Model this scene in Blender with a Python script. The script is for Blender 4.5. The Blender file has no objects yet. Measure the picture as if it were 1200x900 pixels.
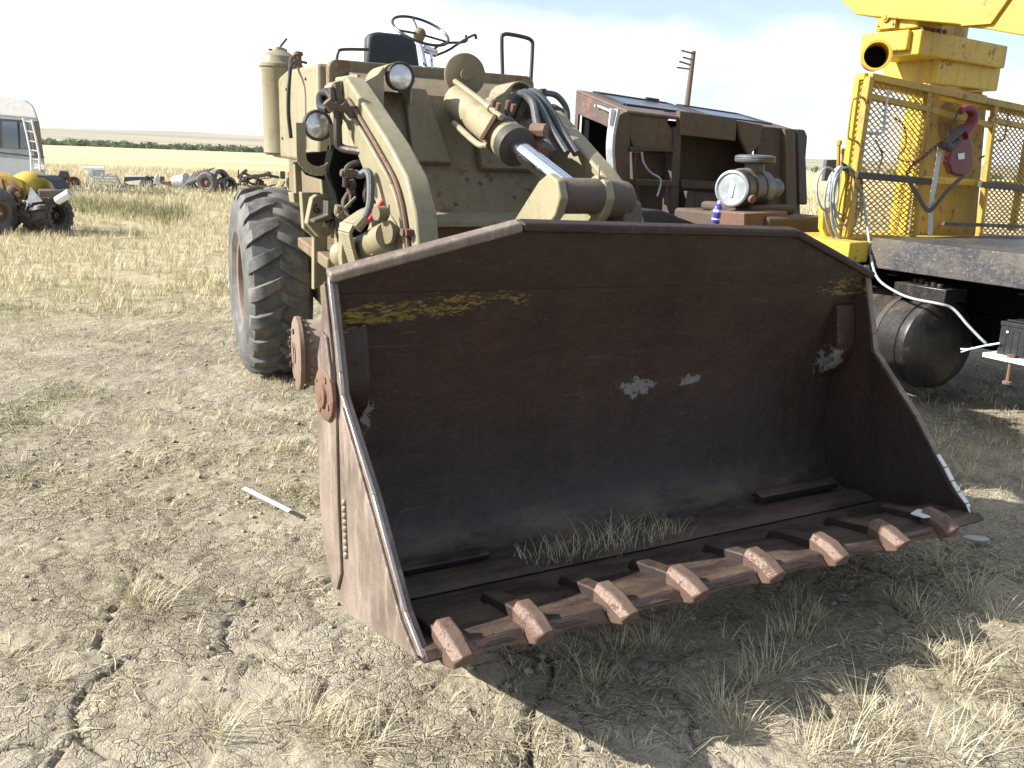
import bpy, math, random
import numpy as np
from mathutils import Vector, Matrix
random.seed(7); rng = np.random.default_rng(7)
C = bpy.context.scene
col = C.collection
R = math.radians
# ------------------------------------------------------------------ camera
F_PX, PITCH, ROLL, CAM_H = 1050.0, 14.3, 2.1, 1.7
p_, r_ = R(PITCH), R(ROLL)
cF = np.array([0, math.cos(p_), -math.sin(p_)]); cX = np.array([1., 0, 0]); cU = np.cross(cX, cF)
cR = math.cos(r_)*cX + math.sin(r_)*cU; cU = -math.sin(r_)*cX + math.cos(r_)*cU
cO = np.array([0, 0, CAM_H])
cam = bpy.data.objects.new('camera', bpy.data.cameras.new('camera')); col.objects.link(cam)
cam.data.sensor_width = 36; cam.data.lens = F_PX/1200*36; cam.data.clip_end = 20000; cam.data.clip_start = .05
cam.matrix_world = Matrix(((cR[0], cU[0], -cF[0], 0), (cR[1], cU[1], -cF[1], 0), (cR[2], cU[2], -cF[2], CAM_H), (0, 0, 0, 1)))
C.camera = cam
# ------------------------------------------------------------------ sky, sun, exposure
SUN_EL, SUN_AZ = R(30.8), R(-99.0)          # azimuth from +Y, clockwise: the sun stands to the left
sdir = Vector((math.sin(SUN_AZ)*math.cos(SUN_EL), math.cos(SUN_AZ)*math.cos(SUN_EL), math.sin(SUN_EL)))
W_ = bpy.data.worlds.new("World"); C.world = W_; W_.use_nodes = True
nt = W_.node_tree; nt.nodes.clear()
def wn(t): return nt.nodes.new(t)
sky = wn('ShaderNodeTexSky'); sky.sky_type = 'NISHITA'; sky.sun_disc = False
sky.sun_elevation = SUN_EL; sky.sun_rotation = SUN_AZ; sky.air_density = .9; sky.dust_density = .5; sky.ozone_density = 2.0
tc = wn('ShaderNodeTexCoord')
mp = wn('ShaderNodeMapping'); mp.inputs['Scale'].default_value = (1.0, 1.0, 2.6); mp.inputs['Location'].default_value = (3.2, .4, .35)
nz = wn('ShaderNodeTexNoise'); nz.inputs['Scale'].default_value = 2.6; nz.inputs['Detail'].default_value = 7; nz.inputs['Roughness'].default_value = .52
sep = wn('ShaderNodeSeparateXYZ')
mr = wn('ShaderNodeMapRange'); mr.inputs['From Min'].default_value = .17; mr.inputs['From Max'].default_value = .0; mr.inputs['To Min'].default_value = -.12; mr.inputs['To Max'].default_value = .34
mx = wn('ShaderNodeMapRange'); mx.inputs['From Min'].default_value = .10; mx.inputs['From Max'].default_value = -.40; mx.inputs['To Min'].default_value = -.05; mx.inputs['To Max'].default_value = .20
ad = wn('ShaderNodeMath'); ad.operation = 'ADD'; ad2 = wn('ShaderNodeMath'); ad2.operation = 'ADD'
cr = wn('ShaderNodeValToRGB'); cr.color_ramp.elements[0].position = .50; cr.color_ramp.elements[1].position = .72
cr.color_ramp.elements[0].color = (0, 0, 0, 1); cr.color_ramp.elements[1].color = (1, 1, 1, 1)
mix = wn('ShaderNodeMix'); mix.data_type = 'RGBA'; mix.inputs['B'].default_value = (8.0, 8.2, 8.3, 1)
bg = wn('ShaderNodeBackground'); bg.inputs['Strength'].default_value = .08; out = wn('ShaderNodeOutputWorld')
L_ = nt.links.new
L_(tc.outputs['Generated'], mp.inputs['Vector']); L_(mp.outputs[0], nz.inputs['Vector']); L_(tc.outputs['Generated'], sep.inputs[0])
L_(sep.outputs['Z'], mr.inputs['Value']); L_(sep.outputs['X'], mx.inputs['Value'])
L_(nz.outputs['Fac'], ad.inputs[0]); L_(mr.outputs[0], ad.inputs[1]); L_(ad.outputs[0], ad2.inputs[0]); L_(mx.outputs[0], ad2.inputs[1])
L_(ad2.outputs[0], cr.inputs['Fac']); fl = wn('ShaderNodeMapRange'); fl.inputs['To Min'].default_value = .24; L_(cr.outputs['Color'], fl.inputs['Value']); L_(fl.outputs[0], mix.inputs['Factor']); L_(sky.outputs['Color'], mix.inputs['A'])
L_(mix.outputs['Result'], bg.inputs['Color']); L_(bg.outputs[0], out.inputs['Surface'])
sun = bpy.data.objects.new('sun', bpy.data.lights.new('sun', 'SUN')); col.objects.link(sun)
sun.data.energy = 4.9; sun.data.angle = R(.5); sun.data.color = (1, .955, .88); sun.location = (-20, 0, 20)
sun.rotation_euler = sdir.to_track_quat('Z', 'Y').to_euler()
C.view_settings.view_transform = 'Standard'; C.view_settings.look = 'None'; C.view_settings.exposure = 1.2; C.view_settings.gamma = 1
C.render.engine = 'CYCLES'
# ------------------------------------------------------------------ helpers
def nrm(v): v = np.array(v, float); return v/np.linalg.norm(v)
def ray(x, y): return cF + cR*(x-600)/F_PX - cU*(y-450)/F_PX
class Frame:                      # a thing's own axes: x across, y back, z up
    def __init__(s, O, ang):
        s.O = np.array([O[0], O[1], 0.]); a = R(ang)
        s.u = np.array([math.cos(a), math.sin(a), 0]); s.v = np.array([-math.sin(a), math.cos(a), 0]); s.w = np.array([0, 0, 1.])
    def P(s, x, y, z): return s.O + s.u*x + s.v*y + s.w*z
    def _h(s, px, py, Q, n): d = ray(px, py); return cO + d*(np.dot(Q-cO, n)/np.dot(d, n))
    def Y(s, px, py, y): return s._h(px, py, s.P(0, y, 0), s.v)      # where a sight line meets the upright plane y = const
    def X(s, px, py, x): return s._h(px, py, s.P(x, 0, 0), s.u)
    def Z(s, px, py, z): return s._h(px, py, s.P(0, 0, z), s.w)
    def D(s, x, y, z): return s.u*x + s.v*y + s.w*z
WORLD = Frame((0, 0), 0)
class MB:
    def __init__(s): s.v = []; s.f = []
    def add(s, vs, fs):
        o = len(s.v); s.v += [tuple(map(float, q)) for q in vs]; s.f += [tuple(i+o for i in f) for f in fs]; return s
    def extr(s, pts, vec):                       # outline given its thickness
        n = len(pts); vec = np.array(vec); a = [np.array(q) for q in pts]; b = [q+vec for q in a]
        return s.add(a+b, [tuple(range(n))[::-1], tuple(range(n, 2*n))] + [(i, (i+1) % n, n+(i+1) % n, n+i) for i in range(n)])
    def box(s, fr, x0, x1, y0, y1, z0, z1):
        return s.extr([fr.P(x0, y0, z0), fr.P(x1, y0, z0), fr.P(x1, y0, z1), fr.P(x0, y0, z1)], fr.D(0, y1-y0, 0))
    def bar(s, a, b, w, t, up=(0, 0, 1)):        # rectangular bar between two points
        a = np.array(a, float); b = np.array(b, float); d = nrm(b-a); up = np.array(up, float)
        x = np.cross(d, up)
        if np.linalg.norm(x) < 1e-4: x = np.cross(d, (1, 0, 0))
        x = nrm(x)*w/2; y = nrm(np.cross(x, d))*t/2
        return s.extr([a-x-y, a+x-y, a+x+y, a-x+y], b-a)
    def tube(s, pts, r, seg=8, closed=False):
        pts = [np.array(q, float) for q in pts]; n = len(pts); rr = r if hasattr(r, '__len__') else [r]*n
        vs = []; ref = None
        for i in range(n):
            if closed: t = pts[(i+1) % n]-pts[i-1]
            else: t = pts[min(i+1, n-1)]-pts[max(i-1, 0)]
            t = nrm(t)
            if ref is None: ref = np.cross(t, (0, 0, 1)); ref = ref if np.linalg.norm(ref) > .05 else np.cross(t, (1, 0, 0))
            ref = nrm(ref - t*np.dot(ref, t)); b = np.cross(t, ref)
            vs += [pts[i]+rr[i]*(ref*math.cos(k*2*math.pi/seg)+b*math.sin(k*2*math.pi/seg)) for k in range(seg)]
        fs = []
        for i in range(n if closed else n-1):
            j = (i+1) % n
            for k in range(seg): fs.append((i*seg+k, i*seg+(k+1) % seg, j*seg+(k+1) % seg, j*seg+k))
        if not closed: fs += [tuple(range(seg))[::-1], tuple((n-1)*seg+k for k in range(seg))]
        return s.add(vs, fs)
    def lathe(s, p, ax, prof, seg=24, cap=True):  # prof: (distance along the axis, radius)
        p = np.array(p, float); ax = nrm(ax); x = np.cross(ax, (0, 0, 1)); x = x if np.linalg.norm(x) > .05 else np.cross(ax, (1, 0, 0))
        x = nrm(x); y = np.cross(ax, x); vs = []
        for t, r in prof: vs += [p+ax*t+max(r, 1e-4)*(x*math.cos(k*2*math.pi/seg)+y*math.sin(k*2*math.pi/seg)) for k in range(seg)]
        fs = [(i*seg+k, i*seg+(k+1) % seg, (i+1)*seg+(k+1) % seg, (i+1)*seg+k) for i in range(len(prof)-1) for k in range(seg)]
        if cap: fs += [tuple(range(seg))[::-1], tuple((len(prof)-1)*seg+k for k in range(seg))]
        return s.add(vs, fs)
    def cyl(s, a, b, r, seg=16, r2=None):
        L = float(np.linalg.norm(np.array(b)-np.array(a))); return s.lathe(a, np.array(b)-np.array(a), [(0, r), (L, r if r2 is None else r2)], seg)
def smooth_path(pts, k=6):                       # Catmull-Rom through the points
    P = [np.array(q, float) for q in pts]; P = [2*P[0]-P[1]]+P+[2*P[-1]-P[-2]]; o = []
    for i in range(1, len(P)-2):
        for j in range(k):
            t = j/k; o.append(.5*((2*P[i])+(P[i+1]-P[i-1])*t+(2*P[i-1]-5*P[i]+4*P[i+1]-P[i+2])*t*t+(3*P[i]-P[i-1]-3*P[i+1]+P[i+2])*t**3))
    return o+[P[-2]]
def tag(o, label=None, cat=None, group=None, kind=None):
    for k, v in (('label', label), ('category', cat), ('group', group), ('kind', kind)):
        if v: o[k] = v
    return o
def mesh_obj(name, mb, mat, parent=None, origin=(0, 0, 0), bevel=0, angle=35, smooth=True):
    me = bpy.data.meshes.new(name); o3 = np.array(origin, float)
    me.from_pydata([tuple(np.array(q)-o3) for q in mb.v], [], mb.f)
    import bmesh
    b = bmesh.new(); b.from_mesh(me); bmesh.ops.recalc_face_normals(b, faces=b.faces); b.to_mesh(me); b.free()
    if smooth:
        me.shade_smooth(); me.set_sharp_from_angle(angle=R(angle))
    me.materials.append(mat); o = bpy.data.objects.new(name, me); col.objects.link(o)
    if parent: o.parent = parent
    else: o.location = o3
    if bevel:
        m = o.modifiers.new('bevel', 'BEVEL'); m.width = bevel; m.segments = 2; m.limit_method = 'ANGLE'; m.angle_limit = R(40)
    return o
class Thing:
    def __init__(s, name, label, cat, loc, group=None):
        s.e = bpy.data.objects.new(name, None); col.objects.link(s.e); s.loc = np.array(loc, float); s.e.location = s.loc; s.e.empty_display_size = .2
        tag(s.e, label, cat, group)
    def part(s, name, mb, mat, parent=None, bevel=0, label=None, angle=35):
        o = mesh_obj(name, mb, mat, parent or s.e, s.loc, bevel, angle)
        if label: o['label'] = label
        return o
def comps(mb):
    par = list(range(len(mb.v)))
    def find(a):
        while par[a] != a: par[a] = par[par[a]]; a = par[a]
        return a
    for f in mb.f:
        for q in f[1:]: par[find(q)] = find(f[0])
    gr = {}
    for f in mb.f: gr.setdefault(find(f[0]), []).append(f)
    for fs in gr.values():
        ids = sorted({i for f in fs for i in f}); mp_ = {i: k for k, i in enumerate(ids)}; m = MB(); m.v = [mb.v[i] for i in ids]; m.f = [tuple(mp_[i] for i in f) for f in fs]; yield m
def split(T, name, mb, mat, parent=None, bevel=0): return [T.part(name, c, mat, parent, bevel) for c in comps(mb)]
def single(name, mb, mat, label, cat, loc, bevel=0, group=None, kind=None):
    return tag(mesh_obj(name, mb, mat, None, loc, bevel), label, cat, group, kind)
# ------------------------------------------------------------------ materials
class G:
    def __init__(s, name):
        s.m = bpy.data.materials.new(name); s.m.use_nodes = True; s.t = s.m.node_tree; s.t.nodes.clear()
        s.o = s.n('ShaderNodeOutputMaterial'); s.p = s.n('ShaderNodeBsdfPrincipled'); s.l(s.p.outputs[0], s.o.inputs[0])
        s.tc = s.n('ShaderNodeTexCoord'); s.obj = s.tc.outputs['Object']
    def n(s, t): return s.t.nodes.new(t)
    def l(s, a, b): s.t.links.new(a, b)
    def put(s, inp, v):
        if hasattr(v, 'is_linked') or hasattr(v, 'links'): s.l(v, inp)
        elif isinstance(v, tuple) and len(v) == 3 and inp.type == 'RGBA': inp.default_value = (*v, 1)
        else: inp.default_value = v
    def map(s, scale=(1, 1, 1), loc=(0, 0, 0), rot=(0, 0, 0), vec=None):
        m = s.n('ShaderNodeMapping'); s.put(m.inputs['Vector'], vec or s.obj); m.inputs['Scale'].default_value = scale; m.inputs['Location'].default_value = loc; m.inputs['Rotation'].default_value = rot
        return m.outputs[0]
    def noise(s, scale, detail=4, rough=.55, vec=None, dist=0):
        m = s.n('ShaderNodeTexNoise'); s.put(m.inputs['Vector'], vec or s.obj); m.inputs['Scale'].default_value = scale; m.inputs['Detail'].default_value = detail
        m.inputs['Roughness'].default_value = rough; m.inputs['Distortion'].default_value = dist; return m.outputs['Fac']
    def voro(s, scale, feat='DISTANCE_TO_EDGE', vec=None, rnd=1):
        m = s.n('ShaderNodeTexVoronoi'); m.feature = feat; s.put(m.inputs['Vector'], vec or s.obj); m.inputs['Scale'].default_value = scale; m.inputs['Randomness'].default_value = rnd
        return m.outputs['Distance'] if feat != 'COLOR' else m.outputs['Color']
    def ramp(s, fac, stops):
        m = s.n('ShaderNodeValToRGB'); e = m.color_ramp.elements
        while len(e) < len(stops): e.new(.5)
        for i, (p, c) in enumerate(stops):
            e[i].position = p; e[i].color = (*c, 1) if isinstance(c, tuple) else (c, c, c, 1)
        s.put(m.inputs['Fac'], fac); return m.outputs['Color']
    def mix(s, fac, a, b, mode='MIX'):
        m = s.n('ShaderNodeMix'); m.data_type = 'RGBA'; m.blend_type = mode; s.put(m.inputs['Factor'], fac); s.put(m.inputs['A'], a); s.put(m.inputs['B'], b); return m.outputs['Result']
    def math(s, op, a, b=0., c=None, clamp=False):
        m = s.n('ShaderNodeMath'); m.operation = op; m.use_clamp = clamp; s.put(m.inputs[0], a); s.put(m.inputs[1], b)
        if c is not None: s.put(m.inputs[2], c)
        return m.outputs[0]
    def rng(s, v, a, b, c=0., d=1.):
        m = s.n('ShaderNodeMapRange'); s.put(m.inputs['Value'], v)
        for k, q in (('From Min', a), ('From Max', b), ('To Min', c), ('To Max', d)): m.inputs[k].default_value = q
        return m.outputs[0]
    def sep(s, v=None):
        m = s.n('ShaderNodeSeparateXYZ'); s.put(m.inputs[0], v or s.obj); return m.outputs
    def attr(s, name):
        m = s.n('ShaderNodeAttribute'); m.attribute_name = name; return m.outputs['Fac']
    def nz(s):
        m = s.n('ShaderNodeNewGeometry'); return s.sep(m.outputs['Normal'])[2]
    def bump(s, h, strength=.3, dist=.01, normal=None):
        m = s.n('ShaderNodeBump'); s.put(m.inputs['Height'], h); m.inputs['Strength'].default_value = strength; m.inputs['Distance'].default_value = dist
        if normal: s.l(normal, m.inputs['Normal'])
        return m.outputs[0]
    def fin(s, color, rough=.6, metal=0., normal=None, spec=.5):
        s.put(s.p.inputs['Base Color'], color); s.put(s.p.inputs['Roughness'], rough); s.put(s.p.inputs['Metallic'], metal); s.p.inputs['Specular IOR Level'].default_value = spec
        if normal: s.l(normal, s.p.inputs['Normal'])
        return s.m
def paint(name, base, rough=.5, rust=(.10, .045, .025), ra=.35, dust=(.34, .29, .21), da=.35, scale=5., metal=0., bmp=.25, spec=.4):
    g = G(name); n1 = g.noise(scale, 6, .65); n2 = g.noise(scale*7, 5, .7); n3 = g.noise(scale*.45, 3, .5)
    c = g.mix(g.rng(n3, .3, .7), tuple(q*.84 for q in base), tuple(min(1, q*1.1) for q in base))
    streak = g.noise(scale*1.6, 4, .6, g.map((3.2, 3.2, .35)))
    c = g.mix(g.rng(streak, .48, .70, 0, .6), c, tuple(.5*a+.5*b for a, b in zip(base, rust)))
    up = g.rng(g.nz(), .2, .95, .12, 1)
    dm = g.math('MULTIPLY', g.math('MULTIPLY', g.rng(n1, .35, .7), up), da, clamp=True)
    c = g.mix(dm, c, dust)
    gr = g.noise(scale*2.3, 6, .72); c = g.mix(g.rng(gr, .56, .70, 0, .38), c, tuple(q*.3 for q in base)); sp = g.noise(scale*16, 2, .5); c = g.mix(g.rng(sp, .72, .76, 0, .7), c, rust)
    t = .705-.30*ra
    rm = g.rng(g.math('ADD', g.math('MULTIPLY', n1, .62), g.math('MULTIPLY', n2, .38)), t, t+.035)
    c = g.mix(rm, c, g.mix(n2, rust, tuple(q*2.1 for q in rust)))
    h = g.math('ADD', g.math('MULTIPLY', n2, .6), g.math('MULTIPLY', rm, -.5))
    return g.fin(c, g.rng(n2, .3, .7, rough-.12, rough+.15), metal, g.bump(h, bmp, .004), spec)
def plain(name, base, rough=.6, metal=0., scale=20., var=.25, bmp=.15, spec=.4):
    g = G(name); n = g.noise(scale, 5, .6); c = g.mix(g.rng(n, .3, .7), tuple(q*(1-var) for q in base), tuple(min(1, q*(1+var)) for q in base))
    return g.fin(c, g.rng(n, .3, .7, max(.04, rough-.08), rough+.08), metal, g.bump(n, bmp, .003), spec)
M = {}
M['khaki'] = paint('khaki paint', (.265, .238, .148), .5, ra=.34, da=.35, scale=4)
M['khaki_dk'] = paint('worn khaki paint', (.18, .147, .085), .55, ra=.5, da=.3, scale=5)
M['steel_dk'] = paint('greasy steel', (.045, .04, .036), .5, ra=.25, da=.25, scale=8)
M['rusty'] = paint('rusty brown', (.15, .085, .06), .7, rust=(.09, .04, .024), ra=.5, da=.4, scale=7, bmp=.5)
M['hub'] = paint('faded oxide hub', (.19, .135, .105), .65, rust=(.12, .05, .035), ra=.45, da=.5, scale=9)
M['yellow'] = paint('worn yellow paint', (.58, .41, .05), .45, rust=(.12, .055, .03), ra=.42, da=.18, scale=4.5)
M['yellow_dk'] = paint('scuffed yellow paint', (.42, .28, .045), .5, rust=(.11, .05, .03), ra=.5, da=.15, scale=9)
M['deck'] = paint('scratched chequer steel', (.17, .19, .21), .4, rust=(.23, .17, .12), ra=.62, dust=(.5, .45, .38), da=.8, scale=9, metal=.35, bmp=.5)
M['black'] = plain('black rubber hose', (.018, .019, .021), .5)
M['black_paint'] = paint('dirty black paint', (.012, .012, .013), .36, rust=(.07, .05, .035), ra=.36, dust=(.2, .17, .14), da=.4, scale=6, spec=.6)
M['void'] = plain('shade-black steel', (.006, .0055, .005), .85, spec=.1)  # near-black base colour carries the shade under the deck and behind the frame
M['chrome'] = plain('chrome rod', (.82, .83, .88), .12, 1., 40, .05, .03)
M['steel_rust'] = paint('dusty rusted iron', (.10, .075, .058), .65, rust=(.08, .04, .028), ra=.5, dust=(.26, .21, .16), da=.7, scale=9, bmp=.4)
M['lens'] = None
M['grey_hose'] = plain('grey braided hose', (.085, .09, .095), .55, 0, 60, .3, .3)
M['cab_red'] = paint('faded maroon paint', (.085, .058, .052), .6, rust=(.10, .05, .04), ra=.6, dust=(.34, .27, .25), da=.6, scale=4)
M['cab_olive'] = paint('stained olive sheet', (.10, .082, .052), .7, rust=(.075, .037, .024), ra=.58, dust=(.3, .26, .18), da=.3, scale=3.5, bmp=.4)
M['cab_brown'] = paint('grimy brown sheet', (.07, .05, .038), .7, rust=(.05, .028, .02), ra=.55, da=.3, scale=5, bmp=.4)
M['white'] = plain('weathered white paint', (.7, .7, .69), .5, 0, 8, .1)
M['plastic_white'] = plain('pale plastic', (.66, .74, .78), .4, 0, 8, .06)
M['grey_sheet'] = plain('grey painted sheet', (.36, .38, .41), .45, 0, 5, .1)
M['wood'] = plain('weathered wood', (.13, .09, .07), .8, 0, 14, .3, .4)
M['filter'] = paint('oily olive filter body', (.028, .024, .017), .45, rust=(.075, .038, .014), ra=.5, da=.12, scale=9)
M['maroon'] = paint('faded maroon hook paint', (.16, .022, .035), .45, rust=(.06, .03, .03), ra=.3, da=.2, scale=14)
M['red'] = plain('red paint', (.45, .03, .05), .35)
M['blue_can'] = plain('blue can print', (.05, .05, .33), .35, 0, 60, .5)
M['seat'] = plain('dark seat vinyl', (.028, .034, .042), .55, 0, 9, .25)
M['cable'] = plain('grey cable sheath', (.30, .34, .36), .5, 0, 30, .2)
M['strap'] = plain('pale strap', (.5, .5, .47), .7, 0, 60, .25)
M['galv'] = plain('galvanised metal', (.42, .45, .48), .4, .5, 7, .2)
g = G('scratched deck channel'); n1 = g.noise(3.5, 5, .7); n2 = g.noise(34, 6, .8, None, 2.2); n3 = g.noise(16, 5, .75, g.map((1, 1, 2.2), rot=(.5, 0, .6)), 1.5)
a_ = g.rng(g.math('ADD', g.math('MULTIPLY', n2, .55), g.math('MULTIPLY', n3, .45)), .42, .50); b_ = g.rng(n1, .36, .56, .25, 1)
c = g.mix(g.math('MULTIPLY', a_, b_), (.13, .108, .088), (.026, .032, .042)); c = g.mix(g.rng(g.noise(60, 3), .66, .72), c, (.28, .25, .22))
M['deck'] = g.fin(c, .5, .1, g.bump(n2, .5, .004), .4)
g = G('headlamp glass'); n = g.noise(26, 3); v_ = g.voro(60, 'F1')
M['lens'] = g.fin(g.mix(n, (.5, .51, .5), (.8, .81, .8)), .22, .6, g.bump(g.noise(14, 2), .5, .02))
M['rust_orange'] = paint('orange rusted body', (.26, .13, .03), .6, rust=(.09, .035, .02), ra=.7, da=.2, scale=6)
g = G('window glass'); M['glass'] = g.fin((.12, .16, .22), .04, .65, None, .8)
g = G('tinted windscreen'); M['screen'] = g.fin((.16, .19, .25), .22, .8, g.bump(g.noise(6), .1, .01), .9)
# rubber: dusty grey, scuffed
g = G('tyre rubber'); n1 = g.noise(9, 6, .65); n2 = g.noise(50, 4)
up = g.rng(g.nz(), -.2, .9, .25, 1)
c = g.mix(g.math('MULTIPLY', g.rng(n1, .35, .65), up), (.052, .055, .058), (.15, .148, .138)); c = g.mix(g.rng(n2, .55, .75, 0, .5), c, (.03, .031, .033))
c = g.mix(g.rng(g.noise(5, 5, .7), .45, .62, 0, .55), c, (.19, .175, .15))
M['tyre'] = g.fin(c, .72, 0, g.bump(n2, .3, .004))
# bucket steel: dark red-brown, with yellow paint left on the top plate, bare patches, scuffs, dust near the floor
def bucket_mat(name, inner=True):
    g = G(name)
    lv = g.map((1, 1, 1), (1.25, 2.5, 0), (0, 0, -R(31.0)))   # bucket's own axes
    x, y, z = g.sep(lv)
    n1 = g.noise(3.2, 6, .6, lv); n2 = g.noise(22, 6, .7, lv); n3 = g.noise(90, 3, .6, lv); scr = g.noise(6, 5, .7, g.map((1.2, 1.2, 7), vec=lv))
    c = g.mix(g.rng(n1, .3, .7), (.024, .0135, .0105), (.046, .026, .020))
    c = g.mix(g.rng(scr, .5, .8, 0, .5), c, (.070, .042, .032))
    c = g.mix(g.rng(n2, .6, .72, 0, .7), c, (.016, .011, .010))
    c = g.mix(g.rng(n3, .70, .76, 0, .8), c, (.30, .28, .26))
    run = g.noise(7, 5, .65, g.map((2.2, 2.2, .22), vec=lv)); c = g.mix(g.rng(run, .5, .68, 0, .55), c, (.060, .028, .017)) 
    s1_ = g.noise(30, 3, .6, g.map((.12, 1, 1.6), rot=(0, .35, 0), vec=lv), .4); c = g.mix(g.rng(s1_, .66, .72, 0, .22), c, (.20, .16, .14))
    if inner:
        # greyer tone towards the bottom of the back wall
        c = g.mix(g.math('MULTIPLY', g.rng(z, .80, .45), g.rng(n1, .3, .6, .1, .7), clamp=True), c, (.032, .027, .028))
        dirt = g.math('MULTIPLY', g.math('MULTIPLY', g.rng(z, .44, .37), g.rng(g.noise(5, 6, .7, g.map((.5, 1.6, 1), vec=lv)), .38, .6)), g.rng(g.nz(), .3, .7), clamp=True)
        c = g.mix(g.math('MULTIPLY', dirt, .8), c, (.14, .10, .07))
        # yellow paint remains
        ys = g.noise(7.5, 7, .8, g.map((1.0, 1.0, 3.2), rot=(0, R(-14), 0), vec=lv)); yh = g.noise(38, 3, .6, g.map((1, 1, 3.5), rot=(0, R(-25), 0), vec=lv))
        zone = g.math('ADD', g.rng(x, 1.25, .35, 0, .17), g.rng(x, 2.05, 2.32, 0, .17))
        dx = g.math('ABSOLUTE', g.math('SUBTRACT', z, g.math('ADD', 1.245, g.math('MULTIPLY', g.math('ABSOLUTE', g.math('SUBTRACT', x, 1.25)), -.055))))
        band = g.rng(dx, .15, .03, -.5, .06)
        ym = g.math('ADD', g.math('ADD', g.math('MULTIPLY', ys, .6), g.math('MULTIPLY', yh, .4)), g.math('ADD', zone, band))
        ym = g.math('MULTIPLY', g.rng(ym, .712, .735, 0, .8), g.rng(g.noise(15, 5, .8, g.map((1, 1, 4.5), rot=(0, R(-22), 0), vec=lv)), .46, .50))
        c = g.mix(ym, c, g.mix(n2, (.13, .085, .02), (.34, .25, .05)))
        # bare whitish patches
        for cx, cz, sx, sz, k in ((1.32, .80, .15, .06, 1), (1.60, .80, .08, .04, .97), (2.40, .84, .06, .12, 1.0), (.15, .84, .03, .10, .95)):
            ddx = g.math('DIVIDE', g.math('SUBTRACT', x, cx), sx); ddz = g.math('DIVIDE', g.math('SUBTRACT', z, cz), sz)
            dd = g.math('SQRT', g.math('ADD', g.math('MULTIPLY', ddx, ddx), g.math('MULTIPLY', ddz, ddz)))
            mk = g.rng(g.math('ADD', g.math('MULTIPLY', dd, -.35), g.math('MULTIPLY', g.noise(24, 6, .75, lv), 1.15)), .38*k, .41*k)
            c = g.mix(g.math('MULTIPLY', mk, .85), c, g.mix(n2, (.12, .11, .11), (.30, .29, .29)))
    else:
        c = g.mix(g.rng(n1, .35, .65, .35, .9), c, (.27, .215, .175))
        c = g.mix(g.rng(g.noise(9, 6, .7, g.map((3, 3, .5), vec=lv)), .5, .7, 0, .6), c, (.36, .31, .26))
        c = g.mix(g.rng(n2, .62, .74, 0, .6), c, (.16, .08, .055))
    h = g.math('ADD', g.math('MULTIPLY', n2, .6), g.math('ADD', g.math('MULTIPLY', n1, 2.2), g.math('MULTIPLY', run, .5)))
    return g.fin(c, g.rng(n2, .3, .7, .42, .68), .1, g.bump(h, .5, .014), .4)
M['bucket'] = bucket_mat('bucket inner steel'); M['bucket_out'] = bucket_mat('bucket outer steel', False)
M['tooth'] = paint('worn tooth steel', (.135, .083, .062), .5, rust=(.075, .045, .034), ra=.5, dust=(.26, .19, .15), da=.6, scale=16, metal=.15, bmp=.8)
M['edge'] = paint('bright worn edge', (.42, .38, .36), .3, rust=(.2, .12, .09), ra=.4, da=.2, scale=14, metal=.6)
# ------------------------------------------------------------------ numpy noise
def vnoise(x, y, seed=0):
    xi = np.floor(x).astype(np.int64); yi = np.floor(y).astype(np.int64); fx = x-xi; fy = y-yi
    def h(a, b):
        n = (a*374761393 + b*668265263 + seed*1442695041) & 0xffffffff; n = ((n ^ (n >> 13))*1274126177) & 0xffffffff
        return ((n ^ (n >> 16)) & 0xffff)/65535.
    u = fx*fx*(3-2*fx); v = fy*fy*(3-2*fy)
    return (h(xi, yi)*(1-u)+h(xi+1, yi)*u)*(1-v)+(h(xi, yi+1)*(1-u)+h(xi+1, yi+1)*u)*v
def fbm(x, y, oct=4, seed=0, rough=.5):
    a = 1.; s = 0.; t = 0.
    for o in range(oct): s = s+a*vnoise(x*2**o+17.3*o, y*2**o-9.1*o, seed+o); t += a; a *= rough
    return s/t
def voro2(x, y, seed=0):
    xi = np.floor(x).astype(np.int64); yi = np.floor(y).astype(np.int64); d1 = np.full(x.shape, 9.); d2 = np.full(x.shape, 9.); idc = np.zeros(x.shape)
    for a in (-1, 0, 1):
        for b in (-1, 0, 1):
            cx = xi+a; cy = yi+b
            def h(k):
                n = (cx*374761393+cy*668265263+(seed+k)*1442695041) & 0xffffffff; n = ((n ^ (n >> 13))*1274126177) & 0xffffffff
                return ((n ^ (n >> 16)) & 0xffff)/65535.
            d = np.hypot(cx+h(1)-x, cy+h(2)-y); hid = h(3)
            nearer = d < d1; d2 = np.where(nearer, d1, np.minimum(d2, d)); idc = np.where(nearer, hid, idc); d1 = np.where(nearer, d, d1)
    return d2-d1, idc
def sstep(a, b, x): t = np.clip((x-a)/(b-a), 0, 1); return t*t*(3-2*t)
def far_h(x, y):
    d = np.hypot(x, y)
    z = -3.0*sstep(60, 700, d)
    hill = fbm(x/900+3.1, y/900+1.7, 3, 5)
    z = z + sstep(900, 3300, d)*(14+38*hill*(.75+.45*sstep(300, -1200, x)))
    return z
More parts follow.
